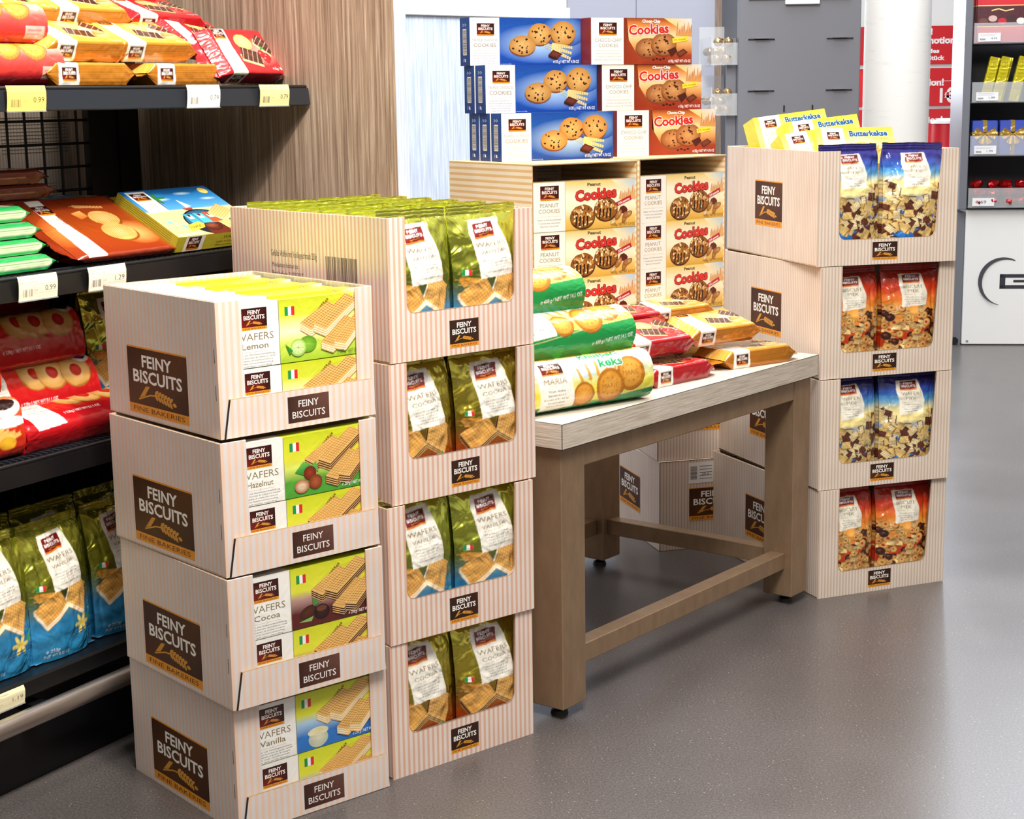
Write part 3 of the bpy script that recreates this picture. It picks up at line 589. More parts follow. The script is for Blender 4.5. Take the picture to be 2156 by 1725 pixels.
def wrap_pack(name, L, A, path, per, H_, W_, seal=.02, endc='#c81e1e', met=.0, seed=0., res=.0015, taper=.02, amp=.0008, bump=0.):
    """film pack: path(v in 0..1) -> (y, z-centred) around the visible perimeter; x along the length; ends pinch into crimped fins"""
    nx, nv = int(L/res), int(per/res); img = A.raster(nx+1, nv+1, 2); P = np.zeros((nv+1, nx+1, 3)); pts = [path(i/nv) for i in range(nv+1)]
    for j in range(nx+1):
        x = L*j/nx; e = min(x, L-x)/taper; k = 1. if e >= 1 else (.08 + .92*e)
        for i in range(nv+1):
            y, z = pts[i]; q = amp*(vn((x, y, z), 45, seed) + (1.6 if e < 1.6 else .6)*vn((x, y*3, z), 90, seed+4)); r = math.hypot(y, z) or 1
            zz = z*(k if seal else 1.) + (z/r)*q; yy = y*(1 - (.03 if seal else 0.)*(1-k)) + (y/r)*q + bump*0
            P[i, j] = (x, yy, zz + H_/2)
    mb = MB(); mb.grid(P, M_film, img)
    a, b = P[0], P[-1]; Q = np.zeros((5, nx+1, 3)); 
    for i in range(5): f = i/4; Q[i] = b*(1-f) + a*f
    mb.grid(Q, M_film, img[2, nx//2]); o = mb.build(name)
    ec = C(endc, met)
    if seal:
        for sg in (0, 1):
            s = MB(); n = 26; S = np.zeros((5, n+1, 3)); x0 = L if sg else 0; dr = 1 if sg else -1
            for i in range(5):
                for j in range(n+1):
                    y = (2*j/n-1)*W_/2*(.97 - .28*(i/4)**1.5); zig = (.0018*(j % 2) if i == 4 else 0); f = i/4
                    S[i, j] = (x0 + dr*(seal*f + zig - .002), y, H_/2 + .0016*math.sin(j*.8+seed)*f + .0008*math.sin(i*2.6) - H_*.22*f)
            s.grid(S, M_film, ec, flip=bool(sg)); s.grid(S - [0, 0, .0008], M_film, ec, flip=not sg); s.build('end_seal', o)
    else:       # folded round ends
        for sg in (0, 1):
            s = MB(); x0 = L if sg else 0; col = P[:, -1 if sg else 0]; n = len(col); c0 = np.array([x0 - (1 if sg else -1)*.001, 0, H_/2]); rr = 7; Q = np.zeros((rr, n, 3))
            for i in range(rr):
                f = i/(rr-1)
                for j in range(n): Q[i, j] = col[j]*(1-f) + c0*f + np.array([(.0025*math.sin(j*.35)*math.sin(f*3.1)) + (1 if sg else -1)*.004*math.sin(f*3.14), 0, 0])
            s.grid(Q, M_film, ec, flip=bool(sg)); s.build('folded_end', o)
    return o
def path_box(W_, H_, r=.006):
    """front-bottom, up the front side, over the top, down the back; returns function and length"""
    pts = [(-W_/2+.002, -H_/2), (-W_/2, -H_/2+r)]
    for a in np.linspace(math.pi, math.pi/2, 6): pts.append((-W_/2+r+r*math.cos(a), H_/2-r+r*math.sin(a)))
    for a in np.linspace(math.pi/2, 0, 6): pts.append((W_/2-r+r*math.cos(a), H_/2-r+r*math.sin(a)))
    pts += [(W_/2, -H_/2+r), (W_/2-.002, -H_/2)]
    d = [0]
    for a, b in zip(pts, pts[1:]): d.append(d[-1] + math.hypot(b[0]-a[0], b[1]-a[1]))
    def f(v):
        s = v*d[-1]
        for i in range(len(pts)-1):
            if s <= d[i+1] + 1e-9: t = (s-d[i])/(d[i+1]-d[i]); return (pts[i][0]*(1-t)+pts[i+1][0]*t, pts[i][1]*(1-t)+pts[i+1][1]*t)
        return pts[-1]
    return f, d[-1]
def path_round(W_, H_, ex=2.6, a0=-math.pi/2, a1=-math.pi/2-2*math.pi*.985):
    N = 240; pts = []
    for i in range(N+1):
        a = a0 + (a1-a0)*i/N; c, s = math.cos(a), math.sin(a); pts.append((W_/2*math.copysign(abs(c)**(2/ex), c), H_/2*math.copysign(abs(s)**(2/ex), s)))
    d = [0]
    for a, b in zip(pts, pts[1:]): d.append(d[-1] + math.hypot(b[0]-a[0], b[1]-a[1]))
    dd = np.array(d)
    def f(v):
        s = v*dd[-1]; i = min(int(np.searchsorted(dd, s, 'right'))-1, N-1); t = (s-dd[i])/(dd[i+1]-dd[i]+1e-12); return (pts[i][0]*(1-t)+pts[i+1][0]*t, pts[i][1]*(1-t)+pts[i+1][1]*t)
    return f, dd[-1]
def dotted_biscuit(A, x, y, r, txt=None, body='#e8a23c', rim='#b8701c', dots=26):
    A.ell(x+1, y-1.4, r, r, '#8a5014', 30); A.ell(x, y, r, r, body, 32, rim); A.ell(x, y, r*.8, r*.8, '#eeb050', 30, '#dc9630')
    for i in range(dots): t = 2*math.pi*i/dots; A.ell(x+r*.88*math.cos(t), y+r*.88*math.sin(t), r*.045, r*.045, '#a8641c', 6)
    for dx in (-.5, -.17, .17, .5):
        for dy in (-.45, .45): A.ell(x+dx*r, y+dy*r*(1 if abs(dx) < .3 else .7), r*.05, r*.05, '#a8641c', 6)
    if txt: A.text(txt, x, y-r*.12, r*.26, '#b06c1c', r*1.15)
def art_maria(per):
    A = Art(290, per); Hh = per; rnd = random.Random(2)
    A.vgrad(0, 0, 290, Hh, [(0, '#1f8f46'), (.13, '#239a4a'), (.135, '#f4ec6a'), (.22, '#f2e64a'), (.4, '#bfe0f0'), (.5, '#d8e86a'), (.62, '#e6e23c'), (.75, '#e6e23c'), (.9, '#2f9e4e'), (1, '#1f8f46')])
    A.poly([(0, 0), (290, 0), (290, 52), (200, 44), (60, 24), (0, 18)], '#209448'); A.lines([((0, 19), (60, 25)), ((60, 25), (200, 45)), ((200, 45), (290, 53))], 1.5, '#e8c890')
    A.ell(120, 110, 40, 22, '#dff0f8', 20, (*C('#c6e2ee')[:3], 0))
    for k in range(7): wheat(A, 120+k*16, 62+(k % 3)*5, 48, 1.9-k*.17, '#dca03c', 8, 5, .3)
    dotted_biscuit(A, 116, 56, 25, None); dotted_biscuit(A, 232, 86, 34, 'MARIE'); dotted_biscuit(A, 180, 66, 34, 'MARIE')
    A.text('Knusper-', 172, 128, 15, '#ffffff', 98, bold=.08, slant=.15); A.text('Knusper-', 172, 128.3, 15, '#1f9a58', 96, bold=.035, slant=.15)
    A.text('keks', 188, 104, 17, '#ffffff', 60, bold=.08, slant=.15); A.text('keks', 188, 104.3, 17, '#1f9a58', 58, bold=.035, slant=.15); A.text('MARIA', 246, 116, 6.5, '#3a5a20', 30)
    A.poly([(18, 26), (96, 34), (92, 70), (88, 110), (84, 132), (4, 128), (12, 80)], '#f7f4ec'); logo(A, 22, 100, 50, 26, band=.13)
    A.text('MARIA', 50, 84, 10, '#9a8450', 54); rule(A, 24, 78, 78); tiny(A, 52, 69, 4., [('Weizenkekse', .9), ('Biscuits au blé', .95), ('Biscotti di frumento', 1.3), ('Tarwekoekjes', .95), ('Wheat biscuits', 1)], 44, '#3c3428', 7.4)
    A.text('℮ 400 g / NET WT 14.1 OZ', 282, 16, 7.5, '#ffffff', 100, 'r', .012, rot=.1); A.text('29', 14, 20, 6, '#3a3a20', 8)
    for x, y in ((60, 172), (130, 178), (205, 170), (255, 180)): dotted_biscuit(A, x, y, 30, None, '#f0c878', '#cfa050', 20)
    return A
def art_soft(red, per, L=210, W_=105, T=38):
    """length x (front side T, top W, back side T)"""
    rnd = random.Random(6); b, g = ('#c41a22', '#8e1420') if red else ('#dd8f2a', '#b06c1c'); mt = 0. if red else .25; A = Art(L, per)
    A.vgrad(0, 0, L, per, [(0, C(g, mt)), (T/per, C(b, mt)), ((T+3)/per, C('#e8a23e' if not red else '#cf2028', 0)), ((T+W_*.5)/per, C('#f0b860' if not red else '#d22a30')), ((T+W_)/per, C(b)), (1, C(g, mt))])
    A.lines([((0, y), (L, y)) for y in np.arange(3, T-2, 2.6)], .7, C('#8f5a1c' if not red else '#7e1018', mt))
    y0 = T
    A.ell(150, y0+W_*.45, 52, 34, '#f6e2c0' if not red else '#e8a090', 22, (*C('#e8a840' if not red else '#cf2028')[:3], 0))
    A.ell(112, y0+70, 26, 18, '#f0cf92', 22, '#dcae64')
    def cake(x, y, w, h, r):
        ca, sa = math.cos(r), math.sin(r); P = lambda u, v: (x + u*ca - v*sa, y + u*sa + v*ca)
        A.poly([P(-w, -h*1.35), P(w*.9, -h*1.35), P(w*1.02, -h*.3), P(-w*1.05, -h*.3)], '#eccb8c'); A.poly([P(-w, -h), P(w*.95, -h), P(w, h), P(-w*.8, h)], '#46221a'); A.ell(*P(-w*.1, h*.2), w*.6, h*.5, '#6a3c2c', 14, '#46221a', r); A.lines([(P(-w*.9+i*w*.44, -h), P(-w*.55+i*w*.44, h)) for i in range(4)], .9, '#dcc8b4'); A.lines([(P(-w*.8, 0), P(w*.9, h*.1))], .9, '#5e3424')
    cake(112, y0+38, 30, 15, -.25); cake(172, y0+66, 24, 15, -.7)
    if red:
        for (x, y) in ((150, 42), (164, 36), (157, 30)): A.ell(x, y0+y, 10, 10, '#d8202c', 16, '#8a0c18'); A.ell(x-3, y0+y+3, 2, 2, '#ffb0b0', 6)
        A.poly([(150, y0+50), (160, y0+62), (168, y0+56)], '#3f8a3a')
    else: A.poly([(140, y0+26), (184, y0+34), (176, y0+50), (152, y0+46)], ['#f0762c', '#f6a04c', '#f2b878', '#f0762c']); A.lines([((140, y0+26), (184, y0+34))], 2.2, '#f8d8a0'); A.poly([(136, y0+22), (146, y0+20), (144, y0+27)], '#3f8a3a')
    A.text('℮135g / NET WT', L-6, y0+6, 5, '#ffffff', 46, 'r', rot=.02)
    A.poly([(26, 0), (74, 0), (72, T+20), (70, T+60), (74, T+W_), (74, per), (30, per), (34, T+W_-6), (28, T+50)], '#f3efe8')
    logo(A, 34, 7, 34, 24, band=.12); logo(A, 33, y0+76, 34, 23, band=.12); A.text('SOFT', 50, y0+58, 9, '#9c8a68', 26); A.text('CAKES', 51, y0+44, 9, '#9c8a68', 34)
    tiny(A, 51, y0+34, 2.6, [('Softkekse mit Orangenfüllung' if not red else 'Softkekse mit Kirschfüllung', 1), ('Soft cakes', .7), ('Gâteaux moelleux', .8), ('Dolci morbidi', .7)], 38, '#5a5a58', 5)
    return A
def art_roll(kind, per):
    A = Art(230, per); rnd = random.Random(4)
    if kind == 'digestive':
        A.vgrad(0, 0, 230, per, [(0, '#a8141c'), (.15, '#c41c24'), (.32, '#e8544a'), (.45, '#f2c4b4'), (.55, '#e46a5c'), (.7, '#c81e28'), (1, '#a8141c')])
        for x in (60, 110, 168): dotted_biscuit(A, x, 92, 30, None, '#f0b460', '#c87c30', 22)
        A.rect(180, 30, 222, 52, '#f0b0a8'); A.lines([((184, 45), (216, 45)), ((184, 38), (210, 38))], 1.6, '#b83a3a')
        A.rect(0, 0, 34, per, '#f5f0ea'); A.text('DIGESTIVE', 17, 60, 5, '#8c7a5c', 28)
    elif kind == 'butter':
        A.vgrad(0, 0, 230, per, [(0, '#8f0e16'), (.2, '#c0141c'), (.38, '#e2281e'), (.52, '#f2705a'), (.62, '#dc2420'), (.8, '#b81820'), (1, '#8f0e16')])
        for x, y in ((120, 100), (150, 96), (192, 92)):
            A.ell(x, y-2, 27, 30, '#a8702c', 22, None, .2); A.ell(x, y, 26, 29, '#ecc884', 24, '#d09c50', .2, .05, rnd); A.ell(x+1, y, 10, 12, '#d8301e', 16, '#a81a14', .2)
        A.ell(214, 118, 15, 14, '#f4f2ee', 18); A.ell(214, 120, 11, 9, '#3a1a14', 16)
        A.text('℮ 230g / NET WT 8.11 OZ', 82, 47, 5.5, '#ffffff', 66, 'l', .01)
        A.poly([(22, 22), (74, 26), (68, 80), (70, 150), (28, 150), (20, 90)], '#f4efe8'); logo(A, 28, 114, 36, 27, band=.13); A.text('BUTTER-', 47, 94, 7.5, '#8a7a64', 40); A.text('RINGE', 47, 82, 7.5, '#8a7a64', 32); rule(A, 28, 66, 76)
        tiny(A, 48, 66, 3.4, [('Biscuits au beurre', 1), ('Biscotti al burro', .9), ('Koekjes met boter', 1)], 34, '#4a3a30', 6.5)
    elif kind == 'coffee':
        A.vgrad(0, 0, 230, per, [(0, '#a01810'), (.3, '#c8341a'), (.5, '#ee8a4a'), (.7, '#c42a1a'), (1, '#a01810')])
        for x in (205, 60): A.ell(x, 105, 24, 20, '#f6f4f0', 24, '#d8d4d0'); A.ell(x, 112, 19, 13, '#2e1410', 20); A.ell(x, 78, 32, 9, '#f2f0ec', 20)
        for k in range(6): wheat(A, 140+k*8, 52-k*2, 44, .6-k*.05, '#e8b860', 7, 6, .2)
        A.ell(200, 44, 14, 11, '#f4c030', 16, '#dc9a1c'); A.rect(90, 30, 130, 140, '#f4efe8')
    return A
def art_caramel():
    A = Art(240, 190); A.vgrad(0, 0, 240, 190, [(0, '#8a2e12'), (.4, '#a84818'), (1, '#7a2410')]); A.ell(186, 60, 50, 40, '#f6b468', 30, (*C('#a84818')[:3], 0)); A.ell(30, 80, 40, 50, '#e08a40', 20, (*C('#a84618')[:3], 0))
    wheat(A, 110, 158, 74, -.15, '#dca05c', 9, 7, .1)
    for (x, y, r) in ((156, 112, 32), (152, 66, 36)):
        A.ell(x+2, y-5, r, r*.78, '#8f4a18', 24); A.ell(x, y, r, r*.78, '#f8d08c', 26, '#e0a858')
        A.clip = (x-r*.8, y-r*.55, x+r*.8, y+r*.55); A.lines([((x-r+i*5, y-r), (x-r+i*5+14, y+r)) for i in range(int(r*2/5))], 1.5, '#b87a30'); A.clip = None
    A.poly([(96, 134), (122, 142), (126, 122), (104, 114)], ['#e8984c', '#f2b46c', '#d67c34', '#c86a2c'])
    A.poly([(22, 0), (66, 0), (66, 60), (58, 120), (64, 190), (30, 190), (26, 120)], '#f6f2ec'); logo(A, 28, 136, 36, 30, band=.13)
    A.text('WAFERS', 45, 116, 8, '#a89878', 34); A.text('CARAMEL', 45, 102, 8, '#a89878', 36); rule(A, 28, 62, 94); tiny(A, 45, 80, 3.2, [('Karamellwaffeln', .9), ('Gaufres au caramel', 1), ('Wafer al caramello', 1), ('Caramel wafers', .85), ('℮ 240 g', .5)], 34, '#5a5048', 8); return A
def art_green(per, W_=80, T=34):
    A = Art(230, per, '#1f9a4c'); 
    for y0, y1 in ((6, T-6), (T+8, T+W_-8)): A.rect(0, y0, 218, y1, '#d5e6c0'); A.lines([((58, y), (214, y)) for y in np.arange(y0+5, y1-2, 4.2)], 1.1, '#6d9c62')
    A.rect(0, 4, 54, per-6, '#f3f2ee'); A.lines([((4, y), (48, y)) for y in np.arange(14, per-12, 5.)], .8, '#a8c0a0'); return A
def art_brownpack(per):
    A = Art(230, per); A.vgrad(0, 0, 230, per, [(0, '#5c1c0c'), (.3, '#8a3216'), (.5, '#a4481e'), (1, '#5c1c0c')]); A.rect(0, 0, 62, per, '#e6e2dc'); logo(A, 14, 8, 36, 24); A.text('WAFERS CARAMEL', 140, 18, 7, '#6c2410', 100); A.text('WAFERS CARAMEL', 140, 60, 8, '#d8b078', 110); A.lines([((96, 12), (180, 12))], 1.2, '#d8a078'); return A
def art_seawafers():
    A = Art(235, 165); A.vgrad(0, 0, 235, 165, [(0, '#e8c878'), (.3, '#f2d890'), (.52, '#f4dc98'), (.56, '#5aa8dc'), (.8, '#2f86cc'), (1, '#1f6cb8')])
    A.clip = (0, 0, 235, 165)
    for x, y in ((80, 128), (150, 144), (200, 120)): A.ell(x, y, 26, 6, '#cfe6f4', 16, (*C('#3f90d0')[:3], 0))
    A.ell(214, 148, 12, 11, '#f8e070', 18); A.poly([(100, 92), (128, 92), (122, 84), (106, 84)], '#b03a24'); A.poly([(113, 93), (113, 124), (132, 98)], '#f4f2ea'); A.poly([(60, 96), (64, 96), (68, 132), (65, 132)], '#7a4a24')
    for k in range(5): A.ell(66+14*math.cos(k*1.25), 134+6*math.sin(k*1.25), 15, 4, '#3f9a44', 12, '#2c7a30', k*1.25)
    A.ell(128, 40, 62, 46, '#17202c', 30); A.clip = (70, 36, 190, 165); A.ell(128, 40, 58, 42, '#4a86a0', 30, '#2a5a78'); 
    for x, c in ((92, '#3fa0c0'), (120, '#4ab0d8'), (146, '#d8542c'), (172, '#3f9a50')): A.poly([(x-12, 38), (x+12, 38), (x+13, 70), (x-11, 74)], c); A.rect(x-6, 54, x+7, 66, '#f2efe8'); A.rect(x-3, 62, x+4, 70, '#5a1410')
    A.clip = (0, 0, 235, 165); A.rect(96, 0, 235, 34, '#5e2214'); A.ell(118, 24, 24, 14, '#6a2c18', 22, '#3a140c'); A.ell(118, 28, 18, 9, '#8f4a2c', 18, '#5c2614')
    wafer(A, 168, 40, 60, 36, 5, .5, '#fbf0d8', '#eccb86', '#b98b42', 1, 1.7, 5); wafer(A, 150, 14, 34, 24, 5, .1, '#5a2c18', '#eccb86', '#b98b42', 1, 1.7, 5)
    A.poly([(52, 34), (96, 44), (104, 36), (96, 24), (52, 14)], '#f4d040'); A.text('5 SNACKS', 76, 25, 7, '#3c2a10', 38, rot=.1, bold=.02)
    for k in range(3): A.ell(26+k*12, 50-k*9, 7, 5, '#f2b8a0' if k % 2 else '#7ac0d8', 12, None, k)
    A.text('195 g / NET WT 7.04 OZ', 40, 5, 5, '#ffffff', 60); A.clip = None
    A.rect(10, 86, 62, 160, '#f7f4ee'); logo(A, 16, 128, 40, 26, band=.13); A.text('WAFERS', 36, 108, 9, '#c8b898', 42); A.text('Choco', 36, 96, 6, '#c8b898', 22); return A
def art_butterkekse():
    rnd = random.Random(3); A = Art(205, 92); A.vgrad(0, 0, 205, 92, [(0, '#f2c44a'), (.5, '#f9e08a'), (1, '#f4e23c')]); A.ell(110, 34, 66, 34, '#fffbe8', 24, (*C('#f9e08a')[:3], 0))
    wafer(A, 84, 18, 52, 34, 3, .15, '#d8a84c', '#f0cc78', '#dcae58', 1, 1.8, 5); wafer(A, 140, 8, 52, 34, 3, -.12, '#d8a84c', '#f0c470', '#dca850', 1, 1.8, 5)
    for k in range(7): wheat(A, 138, 22, 32, .5+k*.36, '#e0a034', 6, 4, .2)
    A.rect(14, 0, 72, 92, '#fbf7ee'); logo(A, 28, 62, 32, 20, band=.12); A.text('BUTTER', 44, 42, 8, '#a8946c', 42); A.text('KEKSE', 44, 30, 8, '#a8946c', 36); tiny(A, 44, 20, 2.6, [('Petit beurre', 1), ('Biscotti al burro', 1.1), ('Butter biscuits', 1)], 32, '#6a6258', 5)
    A.text('Butterkekse', 138, 70, 13, '#ffffff', 104, bold=.06); A.text('Butterkekse', 138, 70.2, 13, '#15549c', 102, bold=.045); A.text('PETIT BEURRE', 168, 61, 3.6, '#7a6a30', 40); return A
# ------------------------------------------------------------ the setting
def S(mb, name, M=None): o = mb.build(name, M=M); o['kind'] = 'structure'; return o
mb = MB(); mb.add([(-8, -3, 0), (10, -3, 0), (10, 14, 0), (-8, 14, 0)], [(0, 1, 2, 3)], M_floor); S(mb, 'floor')
YG = 1.0433; GF = TM(-1.2, 2.0, 0, YG)            # gondola frame: x along its run, y towards its back
TE = 1.575                                          # its far end
mb = MB(); mb.box((TE, -.222, 0), (TE+.04, .86, 3.0), M_wood); mb.box((TE+.0005, -.2235, 0), (TE+.0395, -.222, 3.0), M_wall); S(mb, 'wall_left', GF)
mb = MB(); mb.box((-1.5, .82, 0), (TE, .86, 3.0), M_black); S(mb, 'wall_behind', GF)
WF = TM(-.6, 5.0, 0, .75)
mb = MB(); mb.box((-.8, 0, 0), (1.107, .05, 1.40), M_wall); mb.box((-.8, .0, 1.437), (.585, .05, 3.0), M_wall); S(mb, 'wall_back', WF)
mb = MB(); mb.bevbox((-.8, -.012, 1.40), (1.107, .05, 1.437), M_white, .002); S(mb, 'trim_1', WF)
mb = MB(); mb.box((.235, 6.5, 0), (.80, 6.6, 3.0), M_wallgrey); mb.box((.498, 6.4985, .0), (.4995, 6.5, 3.0), M_greydk); S(mb, 'wall_middle')
mb = MB(); mb.box((.83, 7.0, 0), (1.1, 7.08, 3.0), M_wood); S(mb, 'wall_right')
mb = MB(); mb.box((-3, 10.2, 0), (8, 10.3, 1.0), M_white); mb.box((-3, 10.2, 2.9), (8, 10.3, 3.2), M_white); S(mb, 'wall_far')
mb = MB(); mb.box((-3, 10.22, 1.0), (8, 10.24, 2.9), M_sky)
for x in np.arange(-3, 8.1, 1.8): mb.box((x-.03, 10.18, 1.0), (x+.03, 10.22, 2.9), M_white)
S(mb, 'window_1')
mb = MB(); mb.cyl((1.757, 7.6, 0), (1.757, 7.6, 3.1), .147, M_plaster, n=48); o = S(mb, 'wall_column')

# ------------------------------------------------------------ cardboard trays
def cut_panel(w, h, wx0, wx1, wz, r=.016, slope=0., n=6):
    """front with a window open at the top, rounded lower corners (outline, counter-clockwise from the front)"""
    p = [(0, 0), (w, 0), (w, h), (wx1, h)]
    for i in range(n+1): a = i/n*math.pi/2; p.append((wx1 - slope - r + r*math.cos(a), wz + r - r*math.sin(a)))
    for i in range(n+1): a = i/n*math.pi/2; p.append((wx0 + r - r*math.sin(a), wz + r - r*math.cos(a)))
    return p + [(wx0, h), (0, h)]
T_ = .003
def walls(mb, w, d, h, m, front_posts=None):
    mb.box((0, T_, 0), (w, d, T_), M_kraft); mb.bevbox((0, T_, 0), (T_, d, h), m, .0006); mb.bevbox((w-T_, T_, 0), (w, d, h), m, .0006); mb.bevbox((T_, d-T_, 0), (w-T_, d, h), m, .0006)
    mb.box((.0007, T_, h), (T_-.0007, d, h+.0005), M_kraft); mb.box((w-T_+.0007, T_, h), (w-.0007, d, h+.0005), M_kraft); mb.box((T_, d-T_+.0007, h), (w-T_, d-.0007, h+.0005), M_kraft)
def tray_A():
    w, d, h = .2921, .352, .2115; root = empty('display_tray'); mb = MB(); walls(mb, w, d, h, M_A)
    mb.bevbox((0, 0, 0), (.046, T_, h), M_A, .0006); mb.bevbox((w-.033, 0, 0), (w, T_, h), M_A, .0006); mb.box((.046, 0, 0), (w-.033, T_, .03), M_A)
    A = Art(352, 211); logo(A, 70, 9, 190, 108, big=True); A.rect(343, 60, 344.4, 84, '#2a201c'); A.rect(343, 118, 344.4, 140, '#2a201c')
    mb.art(A, (-.0001, d, 0), (0, -1, 0), (0, 0, 1), M_matte); mb.build('tray_body', root)
    f = MB(); p = [(.006, .001), (w-.002, .001), (w-.008, .0605), (.017, .0605)]; f.prism(p, -.0042, -.001, M_A)
    f.prism([(.0052, .001), (.0064, .001), (.0172, .061), (.016, .061)], -.0046, -.001, M_groove); f.prism([(.016, .0604), (w-.008, .0604), (w-.008, .0614), (.016, .0614)], -.0040, -.0012, M_kraft)
    A = Art(292, 60); A.poly([(120, 9), (198, 9), (198, 51), (120, 51)], ['#3c2018', '#5a342a', '#6a463c', '#3c2018']); A.text('FEINY', 159, 33, 10.5, '#f2ece8', 38, bold=.005); A.text('BISCUITS', 159, 16, 10.5, '#f2ece8', 62, bold=.005)
    f.art(A, (0, -.0043, 0), (1, 0, 0), (0, 0, 1), M_matte); f.build('front_flap', root); return root
def tray_U(name, w, d, h, m, wx0, wx1, wz, slope, lg, side=None, bulge=.0):
    root = empty(name); mb = MB(); walls(mb, w, d, h, m)
    if side: mb.art(side, (-.0001, d, 0), (0, -1, 0), (0, 0, 1), M_matte)
    mb.build('tray_body', root); f = MB(); out = cut_panel(w, h, wx0, wx1, wz, slope=slope)
    f.prism(out, 0, T_, m); n = len(out); edge = [q for q in out[3:-1]]
    f.add([(x, .0004, z) for x, z in edge] + [(x, T_-.0004, z) for x, z in edge], [(i, i+1, i+1+len(edge), i+len(edge)) for i in range(len(edge)-1)], M_kraft)
    for i in range(len(edge)-1):
        (x0, z0), (x1, z1) = edge[i], edge[i+1]; e = .0007; dx, dz = x1-x0, z1-z0; L = math.hypot(dx, dz) or 1; nx, nz = -dz/L*e, dx/L*e
        f.add([(x0, -.0003, z0), (x1, -.0003, z1), (x1+nx, -.0003, z1+nz), (x0+nx, -.0003, z0+nz)], [(0, 3, 2, 1)], M_kraft)
    if bulge: f.prism([(.004, .001), (w-.004, .001), (w-.012, wz-.012), (.012, wz-.012)], -bulge, -.0002, m)
    A = Art(w*1000, h*1000); logo(A, *lg, base=('#54280f', '#2c1810') if m is M_Cc else ('#2c1810', '#3c2016')); f.art(A, (0, -bulge-.0002, 0), (1, 0, 0), (0, 0, 1), M_matte)
    f.build('front_panel', root); return root
# stack A: wafer packs, placed top to bottom
AP = [(-.444, 2.4674, .7172), (-.4426, 2.4474, .7146), (-.441, 2.4412, .6973), (-.4432, 2.4550, .691)]
fl = ['Lemon', 'Hazelnut', 'Cocoa', 'Vanilla']; names = ['topmost', 'second from the top', 'third from the top', 'lowest']
ta = tray_A(); Ah = .2132; TFRM = {}
sideA = art_split_side(28.5); sideA2 = Art(28.5, 99, '#f4f2ea')
for i, (x, y, a) in enumerate(AP):
    M = TM(x, y, (3-i)*Ah, a); pic = ['lemon', 'hazelnut', 'cocoa', 'vanilla'][i]
    place(ta, M, f'striped open tray of {pic} wafer packs in the front left stack, {names[i]}', 'display tray', 'striped trays of the left front stack')
    pk = box_pack('wafer_pack', .28, .0285, .099, art_wafer_pack(fl[i]), sideA2, sideA, '#cdd62c', M_film, seal=True)
    cols = 11 if i == 0 else 1
    for r in range(2):
        for k in range(cols if r else 1):
            if r and k: lb = f'{pic} wafer pack showing only its top edge, {["", "directly behind the front pack", "third from the front", "fourth from the front", "fifth from the front", "sixth from the front", "seventh from the front", "eighth from the front", "third from the back wall", "second from the back wall", "against the back wall"][k]}'
            else: lb = f'{pic} wafer pack facing front in the tray window, {"upper" if r else "lower"} of the two'
            jx = random.Random(k*7+r).uniform(-.001, .001)
            place(pk, M @ Matrix.Translation((.0042+jx, .0055 + k*.031, .0035 + r*.1005 + (.0035 if k % 3 == 1 else 0))), lb, 'wafer pack', f'{pic} wafer packs')
# stack B: bags of vanilla and cocoa wafers
Bw, Bh = .3165, .2399; BP = [(-.1976, 2.6741, .7219), (-.2013, 2.6724, .700), (-.2101, 2.6609, .6862), (-.2123, 2.6621, .6971)]
sb = Art(470, 239); rnd = random.Random(9); sb.text('Gefüllte Waffeln mit Vanillegeschmack 250g', 130, 158, 11, '#55504e', 140, 'l'); 
for k, s_ in enumerate(('Mindestens haltbar bis:', 'Best before: 31/03/2017', 'Gunz, 6841 Mäder/Austria')): sb.text(s_, 132, 139-k*15, 8, '#55504e', (82, 96, 90)[k], 'l')
barcode(sb, 292, 116, 100, 54, rnd, 46, back=None, c='#4a4444'); sb.text('250 g', 268, 92, 9, '#55504e', 34, 'l'); sb.text('790 E 0158', 318, 90, 10, '#55504e', 70, 'l')
tb0 = tray_U('display_tray', Bw, .47, Bh-.0015, M_B, .037, .276, .08, .004, (126, 12, 64, 47), sb); tb1 = tray_U('display_tray', Bw, .40, Bh-.0015, M_B, .037, .276, .074, .004, (126, 12, 62, 46))
bagv = make_bag('wafer_bag', 'vanilla', .150, .228, .074, 1.3); bagc = make_bag('wafer_bag', 'cocoa', .150, .222, .074, 5.1)
bagc['kept'] = 1
for i, (x, y, a) in enumerate(BP):
    M = TM(x, y, (3-i)*Bh, a); kd = 'vanilla' if i % 2 == 0 else 'cocoa'; bg_ = bagv if i % 2 == 0 else bagc
    place(tb0 if i == 0 else tb1, M, f'pink-striped tray of {kd} wafer bags in the second stack, {names[i]}', 'display tray', 'striped trays of the second stack')
    for c in (0, 1):
        for k in range(6 if i == 0 else 1):
            side = ('left', 'right')[c]
            lb = f'gold foil bag of {kd} wafers, {side} one in the tray {names[i]}' if k == 0 else f'{kd} wafer bag showing only its crimped top, {side} row, {["", "second", "third", "fourth", "fifth", "rearmost"][k]} from the front' if k < 5 else f'{kd} wafer bag showing only its crimped top, {side} row, rearmost'
            rr = random.Random(i*31+k*5+c)
            place(bg_, M @ TM(.0795 + c*.157, .043 + k*.0765, .004, rr.uniform(-.02, .02) if k else (.05, -.05)[c], 0, rr.uniform(-.012, .012)), lb, 'wafer bag', f'foil bags of {kd} wafers')
